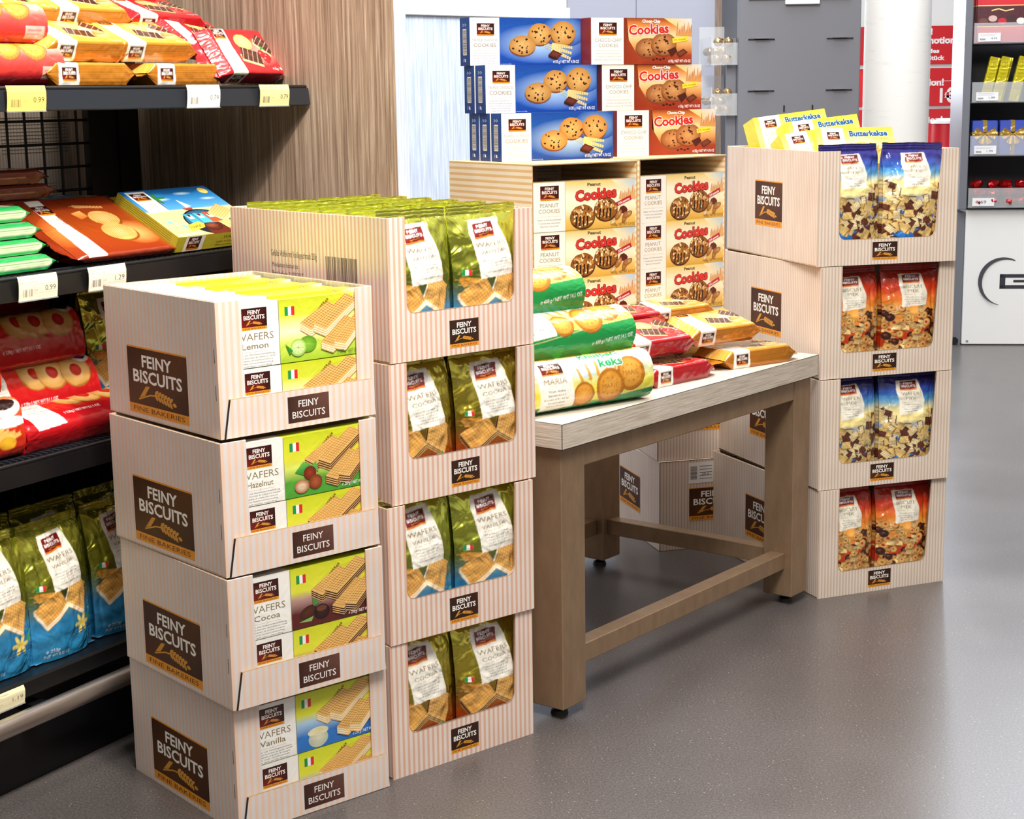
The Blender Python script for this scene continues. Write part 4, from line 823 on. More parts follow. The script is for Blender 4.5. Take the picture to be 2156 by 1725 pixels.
# stack C: mix bags
Cw, Cd, Ch = .3464, .50, .255; dx, dy = .014, .03
CP = [(.667+dx, 3.6291+dy, .2784), (.6783+dx, 3.6301+dy, .3381), (.6785+dx, 3.6247+dy, .3405), (.6825+dx, 3.6224+dy, .3826)]
sc = Art(500, 254); logo(sc, 168, 72, 150, 104, big=True)
tcr = tray_U('display_tray', Cw, Cd, Ch-.0015, M_Cc, .053, .305, .058, .012, (136, 10, 62, 40), sc)
bw_ = make_bag('mix_bag', 'wafermix', .150, .236, .074, 2.2); bb_ = make_bag('mix_bag', 'biscuitmix', .150, .228, .074, 7.7)
for i, (x, y, a) in enumerate(CP):
    M = TM(x, y, (3-i)*Ch, a); bg_, kd = ((bw_, 'wafer'), (bb_, 'biscuit'))[i % 2]
    place(tcr, M, f'beige-striped tray of {kd} mix bags in the right-hand stack, {names[i]}', 'display tray', 'striped trays of the right-hand stack')
    for c in (0, 1): place(bg_, M @ TM(.092 + c*.156, .045, .004 + (.012 if i == 0 else 0), (.06, -.04)[c], 0, (.0, .02)[c]), f'{"blue" if i % 2 == 0 else "orange"} bag of {kd} mix, {("left", "right")[c]} one in the tray {names[i]}', 'mix bag', f'bags of {kd} mix')
bk = box_pack('butter_biscuit_pack', .205, .05, .092, art_butterkekse(), Art(50, 92, '#f0e432'), Art(205, 50, '#f4e87a'), '#f4ea60', M_film)
M = TM(*CP[0][:2], 3*Ch, CP[0][2])
for (x, y, z, rz, rx, ry, wh) in ((.030, .36, .236, .1, -.35, -.1, 'the rearmost and highest'), (.085, .29, .226, .14, -.35, -.08, 'leaning on the rearmost one'), (.032, .20, .205, .05, -.5, -.12, 'at the left rim'), (.105, .19, .215, .05, -.45, 0, 'nearest to the blue bags')):
    place(bk, M @ TM(x, y, z, rz, rx, ry), f'yellow butter biscuit pack on top of the right-hand stack, {wh}', 'biscuit pack', 'yellow butter biscuit packs')

# ------------------------------------------------------------ the table
tw, td, th, tt, lg_, ti = .9646, .6174, .5693, .0469, .0731, .0122; TB = TM(.089, 2.8996, 0, .9007)
tbl = empty('display_table', TB); tag(tbl, 'low wooden-topped display table with bronze metal legs carrying the loose biscuit packs', 'table')
def sub(mb, name, par): o = mb.build(name); o.parent = par; return o
mb = MB(); mb.bevbox((0, 0, th-tt), (tw, td, th), M_slab, .0006); mb.box((-.0002, .001, th-tt+.0006), (.0004, td-.001, th-.0008), M_slab2)
for p, q in (((-.0003, -.0003, th-tt), (.0007, .0007, th)), ((0, -.0004, th-tt-.0006), (tw, .0008, th-tt+.0004)), ((-.0004, 0, th-tt-.0006), (.0008, td, th-tt+.0004)), ((0, -.0003, th-.0009), (tw, .0003, th-.0002)), ((-.0003, 0, th-.0009), (.0003, td, th-.0002)), ((tw-.0006, -.0003, th-tt), (tw+.0004, .0007, th))): mb.box(p, q, M_groove)
sub(mb, 'tabletop', tbl)
for (x, y) in ((ti, ti), (tw-ti-lg_, ti), (ti, td-ti-lg_), (tw-ti-lg_, td-ti-lg_)):
    mb = MB(); mb.bevbox((x, y, .022), (x+lg_, y+lg_, th-tt-.0007), M_frame, .0015); l = sub(mb, 'leg', tbl)
    mb = MB(); cx, cy = x+lg_/2, y+lg_/2; mb.cyl((cx, cy, 0), (cx, cy, .007), .017, M_rubber, .015); mb.cyl((cx, cy, .007), (cx, cy, .012), .015, M_rubber, .008); mb.cyl((cx, cy, .012), (cx, cy, .022), .005, M_chrome); sub(mb, 'levelling_foot', l)
a0, a1 = th-tt-.0455, th-tt-.0008
for nm, z0, z1, t in (('apron', a0, a1, .03), ('stretcher', .0855, .1235, .036)):
    o_ = ti + (lg_-t)/2 if nm == 'stretcher' else ti + .001
    for p, q in (((ti+lg_, o_, z0), (tw-ti-lg_, o_+t, z1)), ((ti+lg_, td-o_-t, z0), (tw-ti-lg_, td-o_, z1)), ((o_, ti+lg_, z0), (o_+t, td-ti-lg_, z1)), ((tw-o_-t, ti+lg_, z0), (tw-o_, td-ti-lg_, z1))):
        mb = MB(); mb.bevbox(p, q, M_frame, .0015); sub(mb, nm, tbl)

# ------------------------------------------------------------ cookie cartons and boxes
EP = [(.0466, 3.36, .578), (.2797, 3.565, .69)]; zE = th + .0005
pp = box_pack('peanut_cookie_box', .2585, .046, .1, art_peanut(), Art(46, 100, '#ecd58c'), Art(262, 46, '#efdcae'), '#e8d08a')
def carton_E():
    w, d, h = .268, .32, .4425; root = empty('cookie_carton'); mb = MB()
    mb.box((0, 0, 0), (w, d, .003), M_kraft); mb.bevbox((0, .0, .003), (.003, d, h-.003), M_E, .0006); mb.bevbox((w-.003, 0, .003), (w, d, h-.003), M_E, .0006); mb.bevbox((.003, d-.003, .003), (w-.003, d, h-.003), M_E, .0006); mb.bevbox((0, -.002, h-.003), (w, d, h), M_E, .0006)
    mb.box((.0005, -.0008, .003), (.0026, .0002, h-.004), M_kraft); mb.box((w-.0026, -.0008, .003), (w-.0004, .0002, h-.004), M_kraft); mb.box((0, -.0026, h-.0026), (w, -.0018, h-.0004), M_kraft)
    mb.build('carton_body', root); return root
ce = carton_E()
for i, (x, y, a) in enumerate(EP):
    M = TM(x, y, zE, a); sd = ('left', 'right')[i]
    place(ce, M, f'open-fronted yellow-striped carton on the table full of peanut cookie boxes, {sd} of the two', 'carton', 'peanut cookie cartons')
    for r in range(4):
        rr = random.Random(r*3+i); place(pp, M @ TM(.0045 + rr.uniform(-.0005, .003), .002 + rr.uniform(0, .003), .0035 + r*.1003), f'yellow peanut cookie box in the {sd} carton, {["bottom row behind the loose packs", "second row from the bottom", "second row from the top", "top row"][r]}', 'cookie box', 'peanut cookie boxes facing front')
    Mb = M @ TM(.262, .27, .4365, 0, 0, math.pi); place(pp, Mb, f'peanut cookie box standing upside down in the dark rear of the {sd} carton', 'cookie box', 'upturned peanut cookie boxes')
zB = zE + .4427
pb = box_pack('triple_choco_box', .277, .0445, .1, art_blue(), art_blue_end(), Art(275, 44, '#1c4a96'), '#17458f')
for r, (x, y) in enumerate(((-.0133, 3.505), (-.0455, 3.548), (-.0775, 3.59))):
    a = .505; u = Vector((math.cos(a), math.sin(a), 0)); v = Vector((-math.sin(a), math.cos(a), 0))
    for k in range(3-r):
        p = Vector((x, y, zB + r*.1003)) + v*(.046*k) - u*.002*k
        place(pb, TM(p.x, p.y, p.z, a + (.0, .015, -.01)[k]), f'blue cookie box in the {["bottom", "middle", "top"][r]} row' + (' of the pile above the cartons' if r == 2 else [', front one showing its cookies', ', second one showing only its barcode end', ', rearmost showing only its barcode end'][k]), 'cookie box', 'blue cookie boxes')
pc = box_pack('choco_chip_box', .262, .0445, .1, art_choc(), Art(45, 100, '#7e2114'), Art(265, 44, '#a85a34'), '#7e2114')
for r, (x, y) in enumerate(((.2415, 3.70), (.2085, 3.70), (.1845, 3.685))): place(pc, TM(x, y, zB + r*.1003, .497), f'reddish-brown choco-chip cookie box, {["bottom", "middle", "top"][r]} one of the pile right of the blue boxes', 'cookie box', 'choco-chip cookie boxes')
# closed cartons on the floor behind the table
def carton_D():
    w, d, h = .33, .36, .2335; root = empty('closed_carton'); mb = MB(); mb.bevbox((0, 0, 0), (w, d, h), M_Cc, .0015); mb.box((.001, -.0004, h-.0016), (w, .0002, h-.0004), M_groove); mb.box((-.0004, 0, .0), (.0006, .0006, h), M_groove)
    A = Art(330, 233); logo(A, 80, 74, 130, 84, big=True); A.rect(78, 172, 150, 226, '#efece8'); barcode(A, 82, 180, 20, 38, random.Random(3), vert=True, back=None, c='#3a3a40'); A.lines([((108, 215-k*8), (142, 215-k*8)) for k in range(5)], 1.6, '#6a6a70'); A.text('20 x', 124, 192, 6, '#2a2a2e', 20)
    mb.art(A, (0, -.0006, 0), (1, 0, 0), (0, 0, 1), M_matte); A = Art(360, 233); logo(A, 60, 66, 156, 96, big=True); mb.art(A, (-.0006, d, 0), (0, -1, 0), (0, 0, 1), M_matte); mb.build('carton_body', root); return root
cdn = carton_D(); place(cdn, TM(.371, 4.073, 0, .2734), 'closed striped carton on the floor behind the table, lower one with a barcode sticker', 'carton', 'closed cartons behind the table')
place(cdn, TM(.366, 4.08, .2342, .25), 'closed striped carton stacked behind the table on the one with the visible barcode sticker', 'carton', 'closed cartons behind the table')

# ------------------------------------------------------------ loose packs on the table
fr, pr = path_round(.094, .096); maria = wrap_pack('maria_biscuit_roll', .29, art_maria(pr*1000), fr, pr, .096, .094, seal=0, endc='#e6e04a', seed=1., amp=.0007)
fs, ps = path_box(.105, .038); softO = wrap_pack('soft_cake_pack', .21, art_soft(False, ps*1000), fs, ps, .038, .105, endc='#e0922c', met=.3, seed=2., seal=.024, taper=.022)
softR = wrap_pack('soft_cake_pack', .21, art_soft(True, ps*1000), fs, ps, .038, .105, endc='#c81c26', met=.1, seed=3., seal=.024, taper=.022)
zt = th + .0006
def onaxis(x, y, z, rz, rx, W_=.105, T=.038, ry=0.):   # x, y = front-left lower corner of the pack
    return TM(x, y, z, rz) @ Matrix.Rotation(ry, 4, 'Y') @ Matrix.Rotation(rx, 4, 'X') @ Matrix.Translation((0, W_/2, 0))
def roll(x, y, z, rz, spin): return TM(x, y, z + .048, rz) @ Matrix.Rotation(spin, 4, 'X') @ Matrix.Translation((0, 0, -.048))
def mroll(k, j, dx, spin):
    a = .649; c = Vector((.047, 2.958, 0)) + Vector((-math.sin(a), math.cos(a), 0))*(.047 + k*.0955) + Vector((math.cos(a), math.sin(a), 0))*dx
    return roll(c.x, c.y, zt + j*.0785, a, spin)
GM = 'wheat biscuit rolls on the table'
place(maria, mroll(0, 0, -.006, -.1), 'yellow and green maria biscuit roll at the near table corner, front one of the pile', 'biscuit roll', GM)
place(maria, mroll(1, 0, -.02, -.5), 'green and yellow maria roll hidden under the upper rolls, second on the table top', 'biscuit roll', GM)
place(maria, mroll(2, 0, -.04, -.5), 'green and yellow maria roll hidden at the back of the pile on the table top', 'biscuit roll', GM)
place(maria, mroll(.5, 1, -.012, -1.15), 'maria roll lying across the two lowest rolls, its green net-weight band facing front', 'biscuit roll', GM)
place(maria, mroll(1.5, 1, -.06, -.6), 'maria roll behind the middle one, mostly hidden', 'biscuit roll', GM)
place(maria, mroll(1.0, 2, -.098, -1.2), 'highest maria roll of the pile, in front of the left peanut cookie carton', 'biscuit roll', GM)
GS = 'loose soft cake packs on the table'
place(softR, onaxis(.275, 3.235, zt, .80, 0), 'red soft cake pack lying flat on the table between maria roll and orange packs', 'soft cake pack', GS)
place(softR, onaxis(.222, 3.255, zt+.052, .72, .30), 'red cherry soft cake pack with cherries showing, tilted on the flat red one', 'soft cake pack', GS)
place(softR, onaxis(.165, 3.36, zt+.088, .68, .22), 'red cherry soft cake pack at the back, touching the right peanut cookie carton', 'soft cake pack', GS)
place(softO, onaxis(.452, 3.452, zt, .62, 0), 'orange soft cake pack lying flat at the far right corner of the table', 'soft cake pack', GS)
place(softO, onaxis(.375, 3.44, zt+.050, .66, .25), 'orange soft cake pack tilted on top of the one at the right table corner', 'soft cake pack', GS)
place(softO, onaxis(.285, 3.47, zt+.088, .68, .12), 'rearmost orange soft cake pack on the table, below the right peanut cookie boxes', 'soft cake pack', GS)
# ------------------------------------------------------------ the shelf unit on the left
gon = empty('shelf_unit', GF); tag(gon, 'black metal supermarket shelf unit on the left full of biscuit packs', 'shelf unit')
GD = .40; ZS = [1.176, .8735, .5705]
for zi in ZS:
    mb = MB(); z = zi; mb.box((-.9, .0, z-.028), (TE-.005, GD, z-.006), M_black)
    prof = [(-.016, z-.006), (-.020, z-.038), (-.014, z-.040), (0, z-.034), (0, z-.006)]
    vs = [(x, y, q) for x in (-.9, TE-.004) for y, q in prof]; n = len(prof)
    mb.add(vs, [(i, i+n, (i+1) % n+n, (i+1) % n) for i in range(n)] + [tuple(range(n)), tuple(range(2*n-1, n-1, -1))], M_dark if zi > 1 else M_black)
    sh = sub(mb, 'shelf', gon); mb = MB(); mb.cyl((-.9, -.008, z-.004), (TE-.004, -.008, z-.004), .0045, M_black, n=10)
    mb.box((-.9, .003, z-.006), (TE-.005, .022, z-.0035), M_black); mb.box((-.9, .022, z-.006), (TE-.005, .025, z+.0005), M_dark)
    for x in np.arange(-.1, TE-.01, .0135): mb.box((x, .004, z-.0036), (x+.0045, .022, z-.0005), M_dark)
    sub(mb, 'front_ridge', sh)
mb = MB(); mb.bevbox((-.9, -.005, .165), (TE-.005, GD, .198), M_black, .004); sub(mb, 'bottom_deck', gon)
mb = MB(); mb.box((-.9, .03, 0), (TE-.005, .05, .165), M_black); sub(mb, 'kickboard', gon)
mb = MB(); mb.cyl((-.9, -.034, .145), (TE-.03, -.034, .145), .0165, M_chrome, n=28); rl = sub(mb, 'bumper_rail', gon)
for x in (.2, .75, 1.3): mb = MB(); mb.box((x, -.034, .138), (x+.03, .03, .152), M_black); sub(mb, 'rail_bracket', gon)
for x in (.15, 1.46): mb = MB(); mb.box((x, GD-.01, 0), (x+.06, GD+.03, 2.2), M_black); sub(mb, 'upright_post', gon)
mb = MB()
for x in np.arange(.21, 1.46, .046): mb.cyl((x, GD+.01, .2), (x, GD+.01, 2.1), .0028, M_black, n=8)
for z in np.arange(.24, 2.1, .046): mb.cyl((.2, GD+.005, z), (1.46, GD+.005, z), .0028, M_black, n=8)
mb.box((1.38, GD-.005, .2), (1.46, GD+.012, 2.1), M_black); sub(mb, 'wire_back', gon)
bkx = MB(); bkx.bevbox((0, 0, 0), (.20, .25, .24), M_Cc, .002); A = Art(200, 240); A.lines([((8, y), (188, y)) for y in range(150, 226, 7)], 1.4, '#8a8276'); A.lines([((8, y), (150, y)) for y in range(20, 90, 6)], 1.2, '#948c80'); bkx.art(A, (0, -.0004, 0), (1, 0, 0), (0, 0, 1), M_matte); bkx = bkx.build('stock_carton')
for k, (x, z, w) in enumerate(((.80, .9, 'left'), (1.02, .9, 'middle'), (1.235, .9, 'right'))): place(bkx, GF @ TM(x, .50, z, 0), f'cream stock carton dimly seen through the black wire back of the shelf, {w} one', 'carton', 'cartons behind the wire back')
mb = MB(); mb.box((-.3, .46, .86), (1.5, .79, .9), M_black); 
for x in (-.2, 1.4): mb.box((x, .5, 0), (x+.04, .75, .86), M_black)
tag(mb.build('stock_shelf', M=GF), 'dark stock shelf behind the wire back, carrying cream cartons', 'shelf')

fd, pd = path_round(.068, .068, 2.3)
def GP(t, b, z, rz=0., rx=0., ry=0., W_=.105):   # front lower edge at (t, b, z) in the shelf frame
    return GF @ TM(t, b, z + .0012, rz) @ Matrix.Rotation(ry, 4, 'Y') @ Matrix.Rotation(rx, 4, 'X') @ Matrix.Translation((0, W_/2, 0))
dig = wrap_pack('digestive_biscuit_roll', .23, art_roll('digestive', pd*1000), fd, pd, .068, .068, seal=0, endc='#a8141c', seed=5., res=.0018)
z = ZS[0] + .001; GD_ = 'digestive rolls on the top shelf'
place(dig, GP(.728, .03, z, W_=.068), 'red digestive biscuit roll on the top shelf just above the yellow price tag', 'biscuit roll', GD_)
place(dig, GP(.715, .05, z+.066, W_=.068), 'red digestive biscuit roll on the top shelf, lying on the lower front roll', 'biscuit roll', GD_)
place(dig, GP(.735, .105, z, W_=.068), 'red digestive roll hidden behind the lower roll of the top shelf', 'biscuit roll', GD_)
GO, GR = 'orange soft cake packs on the top shelf', 'red soft cake packs on the top shelf'
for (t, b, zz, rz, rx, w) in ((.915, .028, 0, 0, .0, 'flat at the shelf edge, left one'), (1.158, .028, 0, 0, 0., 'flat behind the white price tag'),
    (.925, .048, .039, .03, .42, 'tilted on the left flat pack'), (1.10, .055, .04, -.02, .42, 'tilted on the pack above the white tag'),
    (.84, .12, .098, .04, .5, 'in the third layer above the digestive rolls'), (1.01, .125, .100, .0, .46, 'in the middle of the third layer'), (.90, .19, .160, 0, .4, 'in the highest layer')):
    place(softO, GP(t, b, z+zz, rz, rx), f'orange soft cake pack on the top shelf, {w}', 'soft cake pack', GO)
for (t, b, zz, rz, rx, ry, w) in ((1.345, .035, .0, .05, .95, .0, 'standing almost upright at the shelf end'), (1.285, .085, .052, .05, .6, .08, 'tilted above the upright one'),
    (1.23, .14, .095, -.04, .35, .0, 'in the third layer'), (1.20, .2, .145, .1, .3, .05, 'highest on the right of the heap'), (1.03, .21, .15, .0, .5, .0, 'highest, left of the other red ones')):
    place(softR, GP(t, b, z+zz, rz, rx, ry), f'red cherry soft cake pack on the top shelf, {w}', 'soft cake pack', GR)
# middle shelf
z = ZS[1] + .001; fg, pg = path_box(.10, .025, .008); grn = wrap_pack('green_biscuit_pack', .23, art_green(pg*1000, 100, 25), fg, pg, .025, .10, endc='#169048', seed=6., res=.0018, seal=.022)
for k in range(4): place(grn, GP(.665 - .006*k, .012 + .01*k, z + .0268*k, .02*(k % 2)), f'green and white biscuit pack on the middle shelf, {["lowest of its pile", "second from the bottom", "second from the top", "on top of its pile"][k]}', 'biscuit pack', 'green packs on the middle shelf')
brn = wrap_pack('caramel_wafer_sleeve', .23, art_brownpack(pg*1000), fg, pg, .025, .10, endc='#5c1c0c', seed=7., res=.0018, seal=.022)
for k in range(6): place(brn, GP(.815 + .01*math.sin(k*2), .15 + .004*k, z + .0268*k), f'brown caramel wafer pack seen side-on behind the green pile, {["lowest", "second from the bottom", "third from the bottom", "third from the top", "second from the top", "topmost"][k]}', 'biscuit pack', 'brown packs on the middle shelf')
def flat_path(W_, T):
    return path_box(W_, T, .006)
fc, pcf = path_box(.19, .014, .006); ac = Art(240, pcf*1000, '#7a2410'); A0 = art_caramel()
for v_, t_, c_ in A0.p: ac.p.append((v_ + [0, 12], t_, c_))
car = wrap_pack('caramel_wafer_pack', .24, ac, fc, pcf, .014, .19, endc='#8a2e12', seed=8., seal=.016, res=.0015)
place(car, GP(.935, .006, z+.002, -.03, .5, W_=.19), 'brown caramel wafer pack with two round waffles, lying tilted behind the 1.29 price tag', 'biscuit pack', 'caramel wafer packs')
place(car, GP(.94, .05, z-.0005, .0, .0, W_=.19), 'brown caramel wafer pack lying flat under the tilted caramel pack', 'biscuit pack', 'caramel wafer packs')
def sea_box():
    mb = MB(); mb.bevbox((0, 0, 0), (.235, .165, .032), M_card, .001, '#d8c838'); mb.art(art_seawafers(), (0, 0, .0322), (1, 0, 0), (0, 1, 0))
    A = Art(235, 32, '#cdbf34'); A.rect(22, 0, 74, 32, '#f4f2ea'); logo(A, 30, 2, 34, 28, band=.13); A.text('WAFERS', 150, 19, 7, '#3a3010', 46); A.text('Waffeln mit Schokoladencreme', 150, 11, 4, '#3a3010', 80); A.text('Wafer con crema di cioccolato', 150, 4, 4, '#3a3010', 80)
    mb.art(A, (0, -.0002, 0), (1, 0, 0), (0, 0, 1)); A = Art(165, 32, '#b8b034'); A.lines([((10, y), (150, y)) for y in range(4, 30, 4)], 1, '#7c7820'); mb.art(A, (-.0002, .165, 0), (0, -1, 0), (0, 0, 1)); return mb.build('wafer_snack_box')
sea = sea_box()
def GB(t, b, z, rz=0., rx=0., ry=0.): return GF @ TM(t, b, z, rz, rx, ry)
place(sea, GB(1.175, .006, z+.002, -.02, .5), 'wafer snack box with a beach picture tilted at the front of the middle shelf', 'snack box', 'wafer snack boxes')
place(sea, GB(1.165, .19, z+.030, 0, 0), 'wafer snack box behind the tilted one, lower one showing its yellow side', 'snack box', 'wafer snack boxes')
place(sea, GB(1.045, .21, z+.063, .03, 0), 'wafer snack box showing its yellow side with the word wafers, topmost behind the tilted one', 'snack box', 'wafer snack boxes')
place(sea, GB(1.06, .2, z-.001, 0, 0), 'wafer snack box lying on the middle shelf at the bottom of the rear pile', 'snack box', 'wafer snack boxes')
# lower shelf
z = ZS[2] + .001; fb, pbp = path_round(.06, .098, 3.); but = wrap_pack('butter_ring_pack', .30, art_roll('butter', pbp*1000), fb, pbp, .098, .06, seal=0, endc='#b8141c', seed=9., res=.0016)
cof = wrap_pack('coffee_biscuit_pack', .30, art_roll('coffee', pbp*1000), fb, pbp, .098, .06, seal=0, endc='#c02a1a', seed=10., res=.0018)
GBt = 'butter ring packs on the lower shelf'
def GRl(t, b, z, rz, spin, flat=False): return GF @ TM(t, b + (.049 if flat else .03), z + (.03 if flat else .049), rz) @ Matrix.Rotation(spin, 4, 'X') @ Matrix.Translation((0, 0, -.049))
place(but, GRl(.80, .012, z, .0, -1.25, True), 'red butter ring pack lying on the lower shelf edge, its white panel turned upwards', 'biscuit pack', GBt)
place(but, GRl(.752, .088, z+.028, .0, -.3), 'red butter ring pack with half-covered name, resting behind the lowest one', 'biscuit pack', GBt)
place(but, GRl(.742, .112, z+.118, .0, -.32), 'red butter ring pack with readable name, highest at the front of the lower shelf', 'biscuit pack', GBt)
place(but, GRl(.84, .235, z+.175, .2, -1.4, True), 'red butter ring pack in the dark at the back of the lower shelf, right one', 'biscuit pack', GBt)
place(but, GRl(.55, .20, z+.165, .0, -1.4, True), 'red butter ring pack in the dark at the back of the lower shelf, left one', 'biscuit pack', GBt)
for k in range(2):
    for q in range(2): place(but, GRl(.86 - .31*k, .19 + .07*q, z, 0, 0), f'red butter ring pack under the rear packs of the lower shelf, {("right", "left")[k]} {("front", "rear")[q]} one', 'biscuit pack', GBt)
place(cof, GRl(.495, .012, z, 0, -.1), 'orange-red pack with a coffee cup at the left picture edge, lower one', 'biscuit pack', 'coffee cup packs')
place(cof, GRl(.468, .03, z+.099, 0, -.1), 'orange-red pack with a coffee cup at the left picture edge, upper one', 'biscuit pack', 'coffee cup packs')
for (t, w) in ((1.16, 'left'), (1.33, 'right')): place(bagv, GF @ TM(t, .16, ZS[2]+.002, 0, -.02), f'vanilla wafer bag dimly seen below the middle shelf beside the trays, {w} one', 'wafer bag', 'vanilla wafer bags on the lower shelf')
# bottom deck
bags = make_bag('wafer_bag', 'vanilla', .150, .235, .07, 3.9) if False else bagv
for (t, b, rz, w) in ((.735, .06, -.05, 'second from the left picture edge'), (.873, .055, .05, 'fully visible nearest to the tray stack'), (1.035, .065, .04, 'half hidden by the tray stack'), (.60, .06, 0, 'cut by the left picture edge'),
    (.80, .15, .0, 'in the second row, left'), (.955, .15, -.04, 'in the second row, right'), (1.11, .15, 0, 'in the second row, hidden behind the trays')):
    place(bagv, GF @ TM(t, b, .199, rz, -.03), f'vanilla wafer bag on the bottom shelf deck, {w}', 'wafer bag', 'vanilla wafer bags on the bottom deck')
# price tags
def tag_mesh(price, col, wd=.078, h=.04):
    mb = MB(); n = 8; A = Art(wd*1000, 40, col); A.text('Packung Biscuits', 4, 33, 3.4, '#7a6a58', 50, 'l'); A.text('Packung 135g', 4, 28, 2.6, '#9a8c78', 36, 'l')
    barcode(A, 7, 5, 24, 14, random.Random(len(price)), back=None, c='#5a544c'); A.text(price, wd*1000-5, 13, 8.5, '#2a2a2e', 23, 'r'); A.lines([((34, 10.5), (wd*1000-4, 10.5)), ((34, 24), (wd*1000-4, 24)), ((34, 10.5), (34, 24))], .4, '#b8a890'); A.text('EUR', 38, 14, 2.6, '#8a7c68', 6)
    img = A.raster(110, 60, 2); P = np.zeros((60, 110, 3))
    for i in range(60):
        f = i/59; y = -.0245 - .003*math.sin(f*2.2) + .006*max(0, f-.75)*4*.35; 
        for j in range(110): P[i, j] = (wd*j/109, y, (f-1)*h)
    mb.grid(P, M_card, img); mb.grid(P + [0, .0008, 0], M_card, C(col), flip=True); mb.box((0, -.0262, -h-.0018), (wd, -.0235, -h), M_acryl); return mb.build('price_tag')
for (t, zi, pr_, c, w, wd) in ((.772, 0, '0.99', '#f4d870', 'yellow tag reading 0.99 under the digestive rolls', .083), (1.198, 0, '0.79', '#f6f4f0', 'white tag reading 0.79 under the orange packs', .09), (1.405, 0, '0.79', '#e6dca0', 'cream tag reading 0.79 at the end of the top shelf', .09),
    (.768, 1, '0.99', '#f2ead0', 'cream tag reading 0.99 under the green packs', .085), (.925, 1, '1.29', '#f2ead8', 'cream tag reading 1.29 under the caramel pack', .09), (1.325, 1, '1.29', '#f2f0ea', 'white tag at the right of the middle shelf, mostly hidden by the tray', .08)):
    place(tag_mesh(pr_, c, wd), GF @ TM(t, 0, ZS[zi]+.001), w, 'price tag')
place(tag_mesh('1.19', '#ece2bc', .09, .03), GF @ TM(.64, .012, .196), 'cream tag on the bottom deck above the steel rail', 'price tag')

# ------------------------------------------------------------ background fixtures
def px(u, v, y):    # where a photo direction meets the depth y (plain numbers for far fixtures)
    return ((u-1078)*y/3479.4, EYE - (v-194+.0153*(u-1078))*y/3479.4)
gs = empty('display_stand', TM(.742, 5.4, 0, .03)); tag(gs, 'tall plain grey display stand with thin slots behind the right-hand stack', 'display stand')
mb = MB(); mb.bevbox((0, 0, 0), (.392, .04, 2.4), M_grey, .003)
for zz in (1.312, 1.15):
    for x in (.03, .282): mb.box((x, -.004, zz), (x+.085, .0005, zz+.003), M_groove); mb.box((x+.02, -.012, zz+.003), (x+.065, .0, zz+.006), M_grey)
for x in (.146, .238): mb.box((x, -.004, 1.085), (x+.004, .0005, 1.105), M_groove)
mb.box((.03, -.006, 1.437), (.36, 0, 1.441), M_greydk); sub(mb, 'front_panel', gs)
mb = MB(); mb.bevbox((.146, -.012, 1.420), (.256, .0, 1.44), M_white, .002); sub(mb, 'label_holder', gs)
mb = MB(); mb.box((0, .04, 0), (.02, .35, 2.4), M_greydk); mb.box((-.03, .05, .0), (0, .07, 1.32), M_grey); sub(mb, 'side_panel', gs)
prl = MB(); n = 10; 
vs = [(.016*math.cos(a)*math.cos(b), .016*math.sin(a)*math.cos(b), .016*math.sin(b)*.9) for b in np.linspace(-1.5, 1.5, 7) for a in np.linspace(0, 2*math.pi, n, endpoint=False)]
fs_ = [(i*n+j, i*n+(j+1) % n, (i+1)*n+(j+1) % n, (i+1)*n+j) for i in range(6) for j in range(n)]; prl.add(vs, fs_, M_bag, C('#c0a070', .8), True); prl.add([(-.016, 0, .004), (-.03, .006, .01), (-.03, -.006, .01)], [(0, 1, 2)], M_bag, C('#d8c490', .8)); prl = prl.build('wrapped_praline')
rr = random.Random(12)
for lv, zz in enumerate((1.235, 1.075)):
    mb = MB(); mb.box((-.085, 0, 0), (-.082, .28, .09), M_acryl); mb.box((-.085, 0, 0), (-.001, .003, .07), M_acryl); mb.box((-.085, 0, 0), (-.001, .28, .003), M_acryl); mb.box((-.085, .27, 0), (-.001, .272, .13), M_acryl)
    b_ = mb.build('praline_bin', M=TM(.742, 5.42, zz, .03)); tag(b_, f'clear bin of gold wrapped pralines on the left side of the grey stand, {("upper", "lower")[lv]}', 'bin')
    for q in range(14): place(prl, TM(.742, 5.42, zz, .03) @ TM(-.064+.036*(q % 2)+rr.uniform(-.004, .004), .022 + .04*(q//2 % 6) + rr.uniform(-.004, .004), .019 + .027*(q//6), rr.uniform(0, 6), rr.uniform(-1, 1)), f'small gold foil wrapped praline in the {("upper", "lower")[lv]} clear bin beside the grey stand', 'praline', f'pralines in the {("upper", "lower")[lv]} bin')
# red promotion posters
def poster(lines):
    mb = MB(); mb.box((0, 0, 0), (.54, .006, .205), M_white, (1, 1, 1, 0)); A = Art(540, 205, '#d8232a')
    for (s_, x, y, c, w) in lines: A.text(s_, x, y, c, '#ffffff', w, 'r', .04)
    A.lines([((20, 130), (530, 136))], 3, '#f4c8c8'); mb.art(A, (0, -.0005, 0), (1, 0, 0), (0, 0, 1), M_card, .0003); return mb.build('promotion_poster')
x0, _ = px(1806, 100, 9.2)
for (v, ls, w) in ((132, [('!', 392, 160, 30, None), ('Promotion!', 530, 112, 34, 250), ('jedes', 432, 62, 20, 90), ('Stück', 462, 24, 22, 90), ('1', 530, 10, 74, None)], 'uppermost'), (217, [('Promotion!', 462, 112, 34, 250), ('1€', 528, 22, 70, 86)], 'middle'), (300, [('Promotion!', 462, 130, 34, 250)], 'lowest, behind the red tubs')):
    zz = px(1900, v, 9.2)[1]; place(poster(ls), TM(x0, 9.2, zz), f'red promotion poster with white lettering behind the white column, {w}', 'poster', 'red promotion posters')
mb = MB(); mb.box((x0-.02, 9.215, 0), (x0+.56, 9.25, 1.68), M_white); tag(mb.build('poster_board'), 'white board carrying the red promotion posters behind the column', 'board')
tub = MB(); 
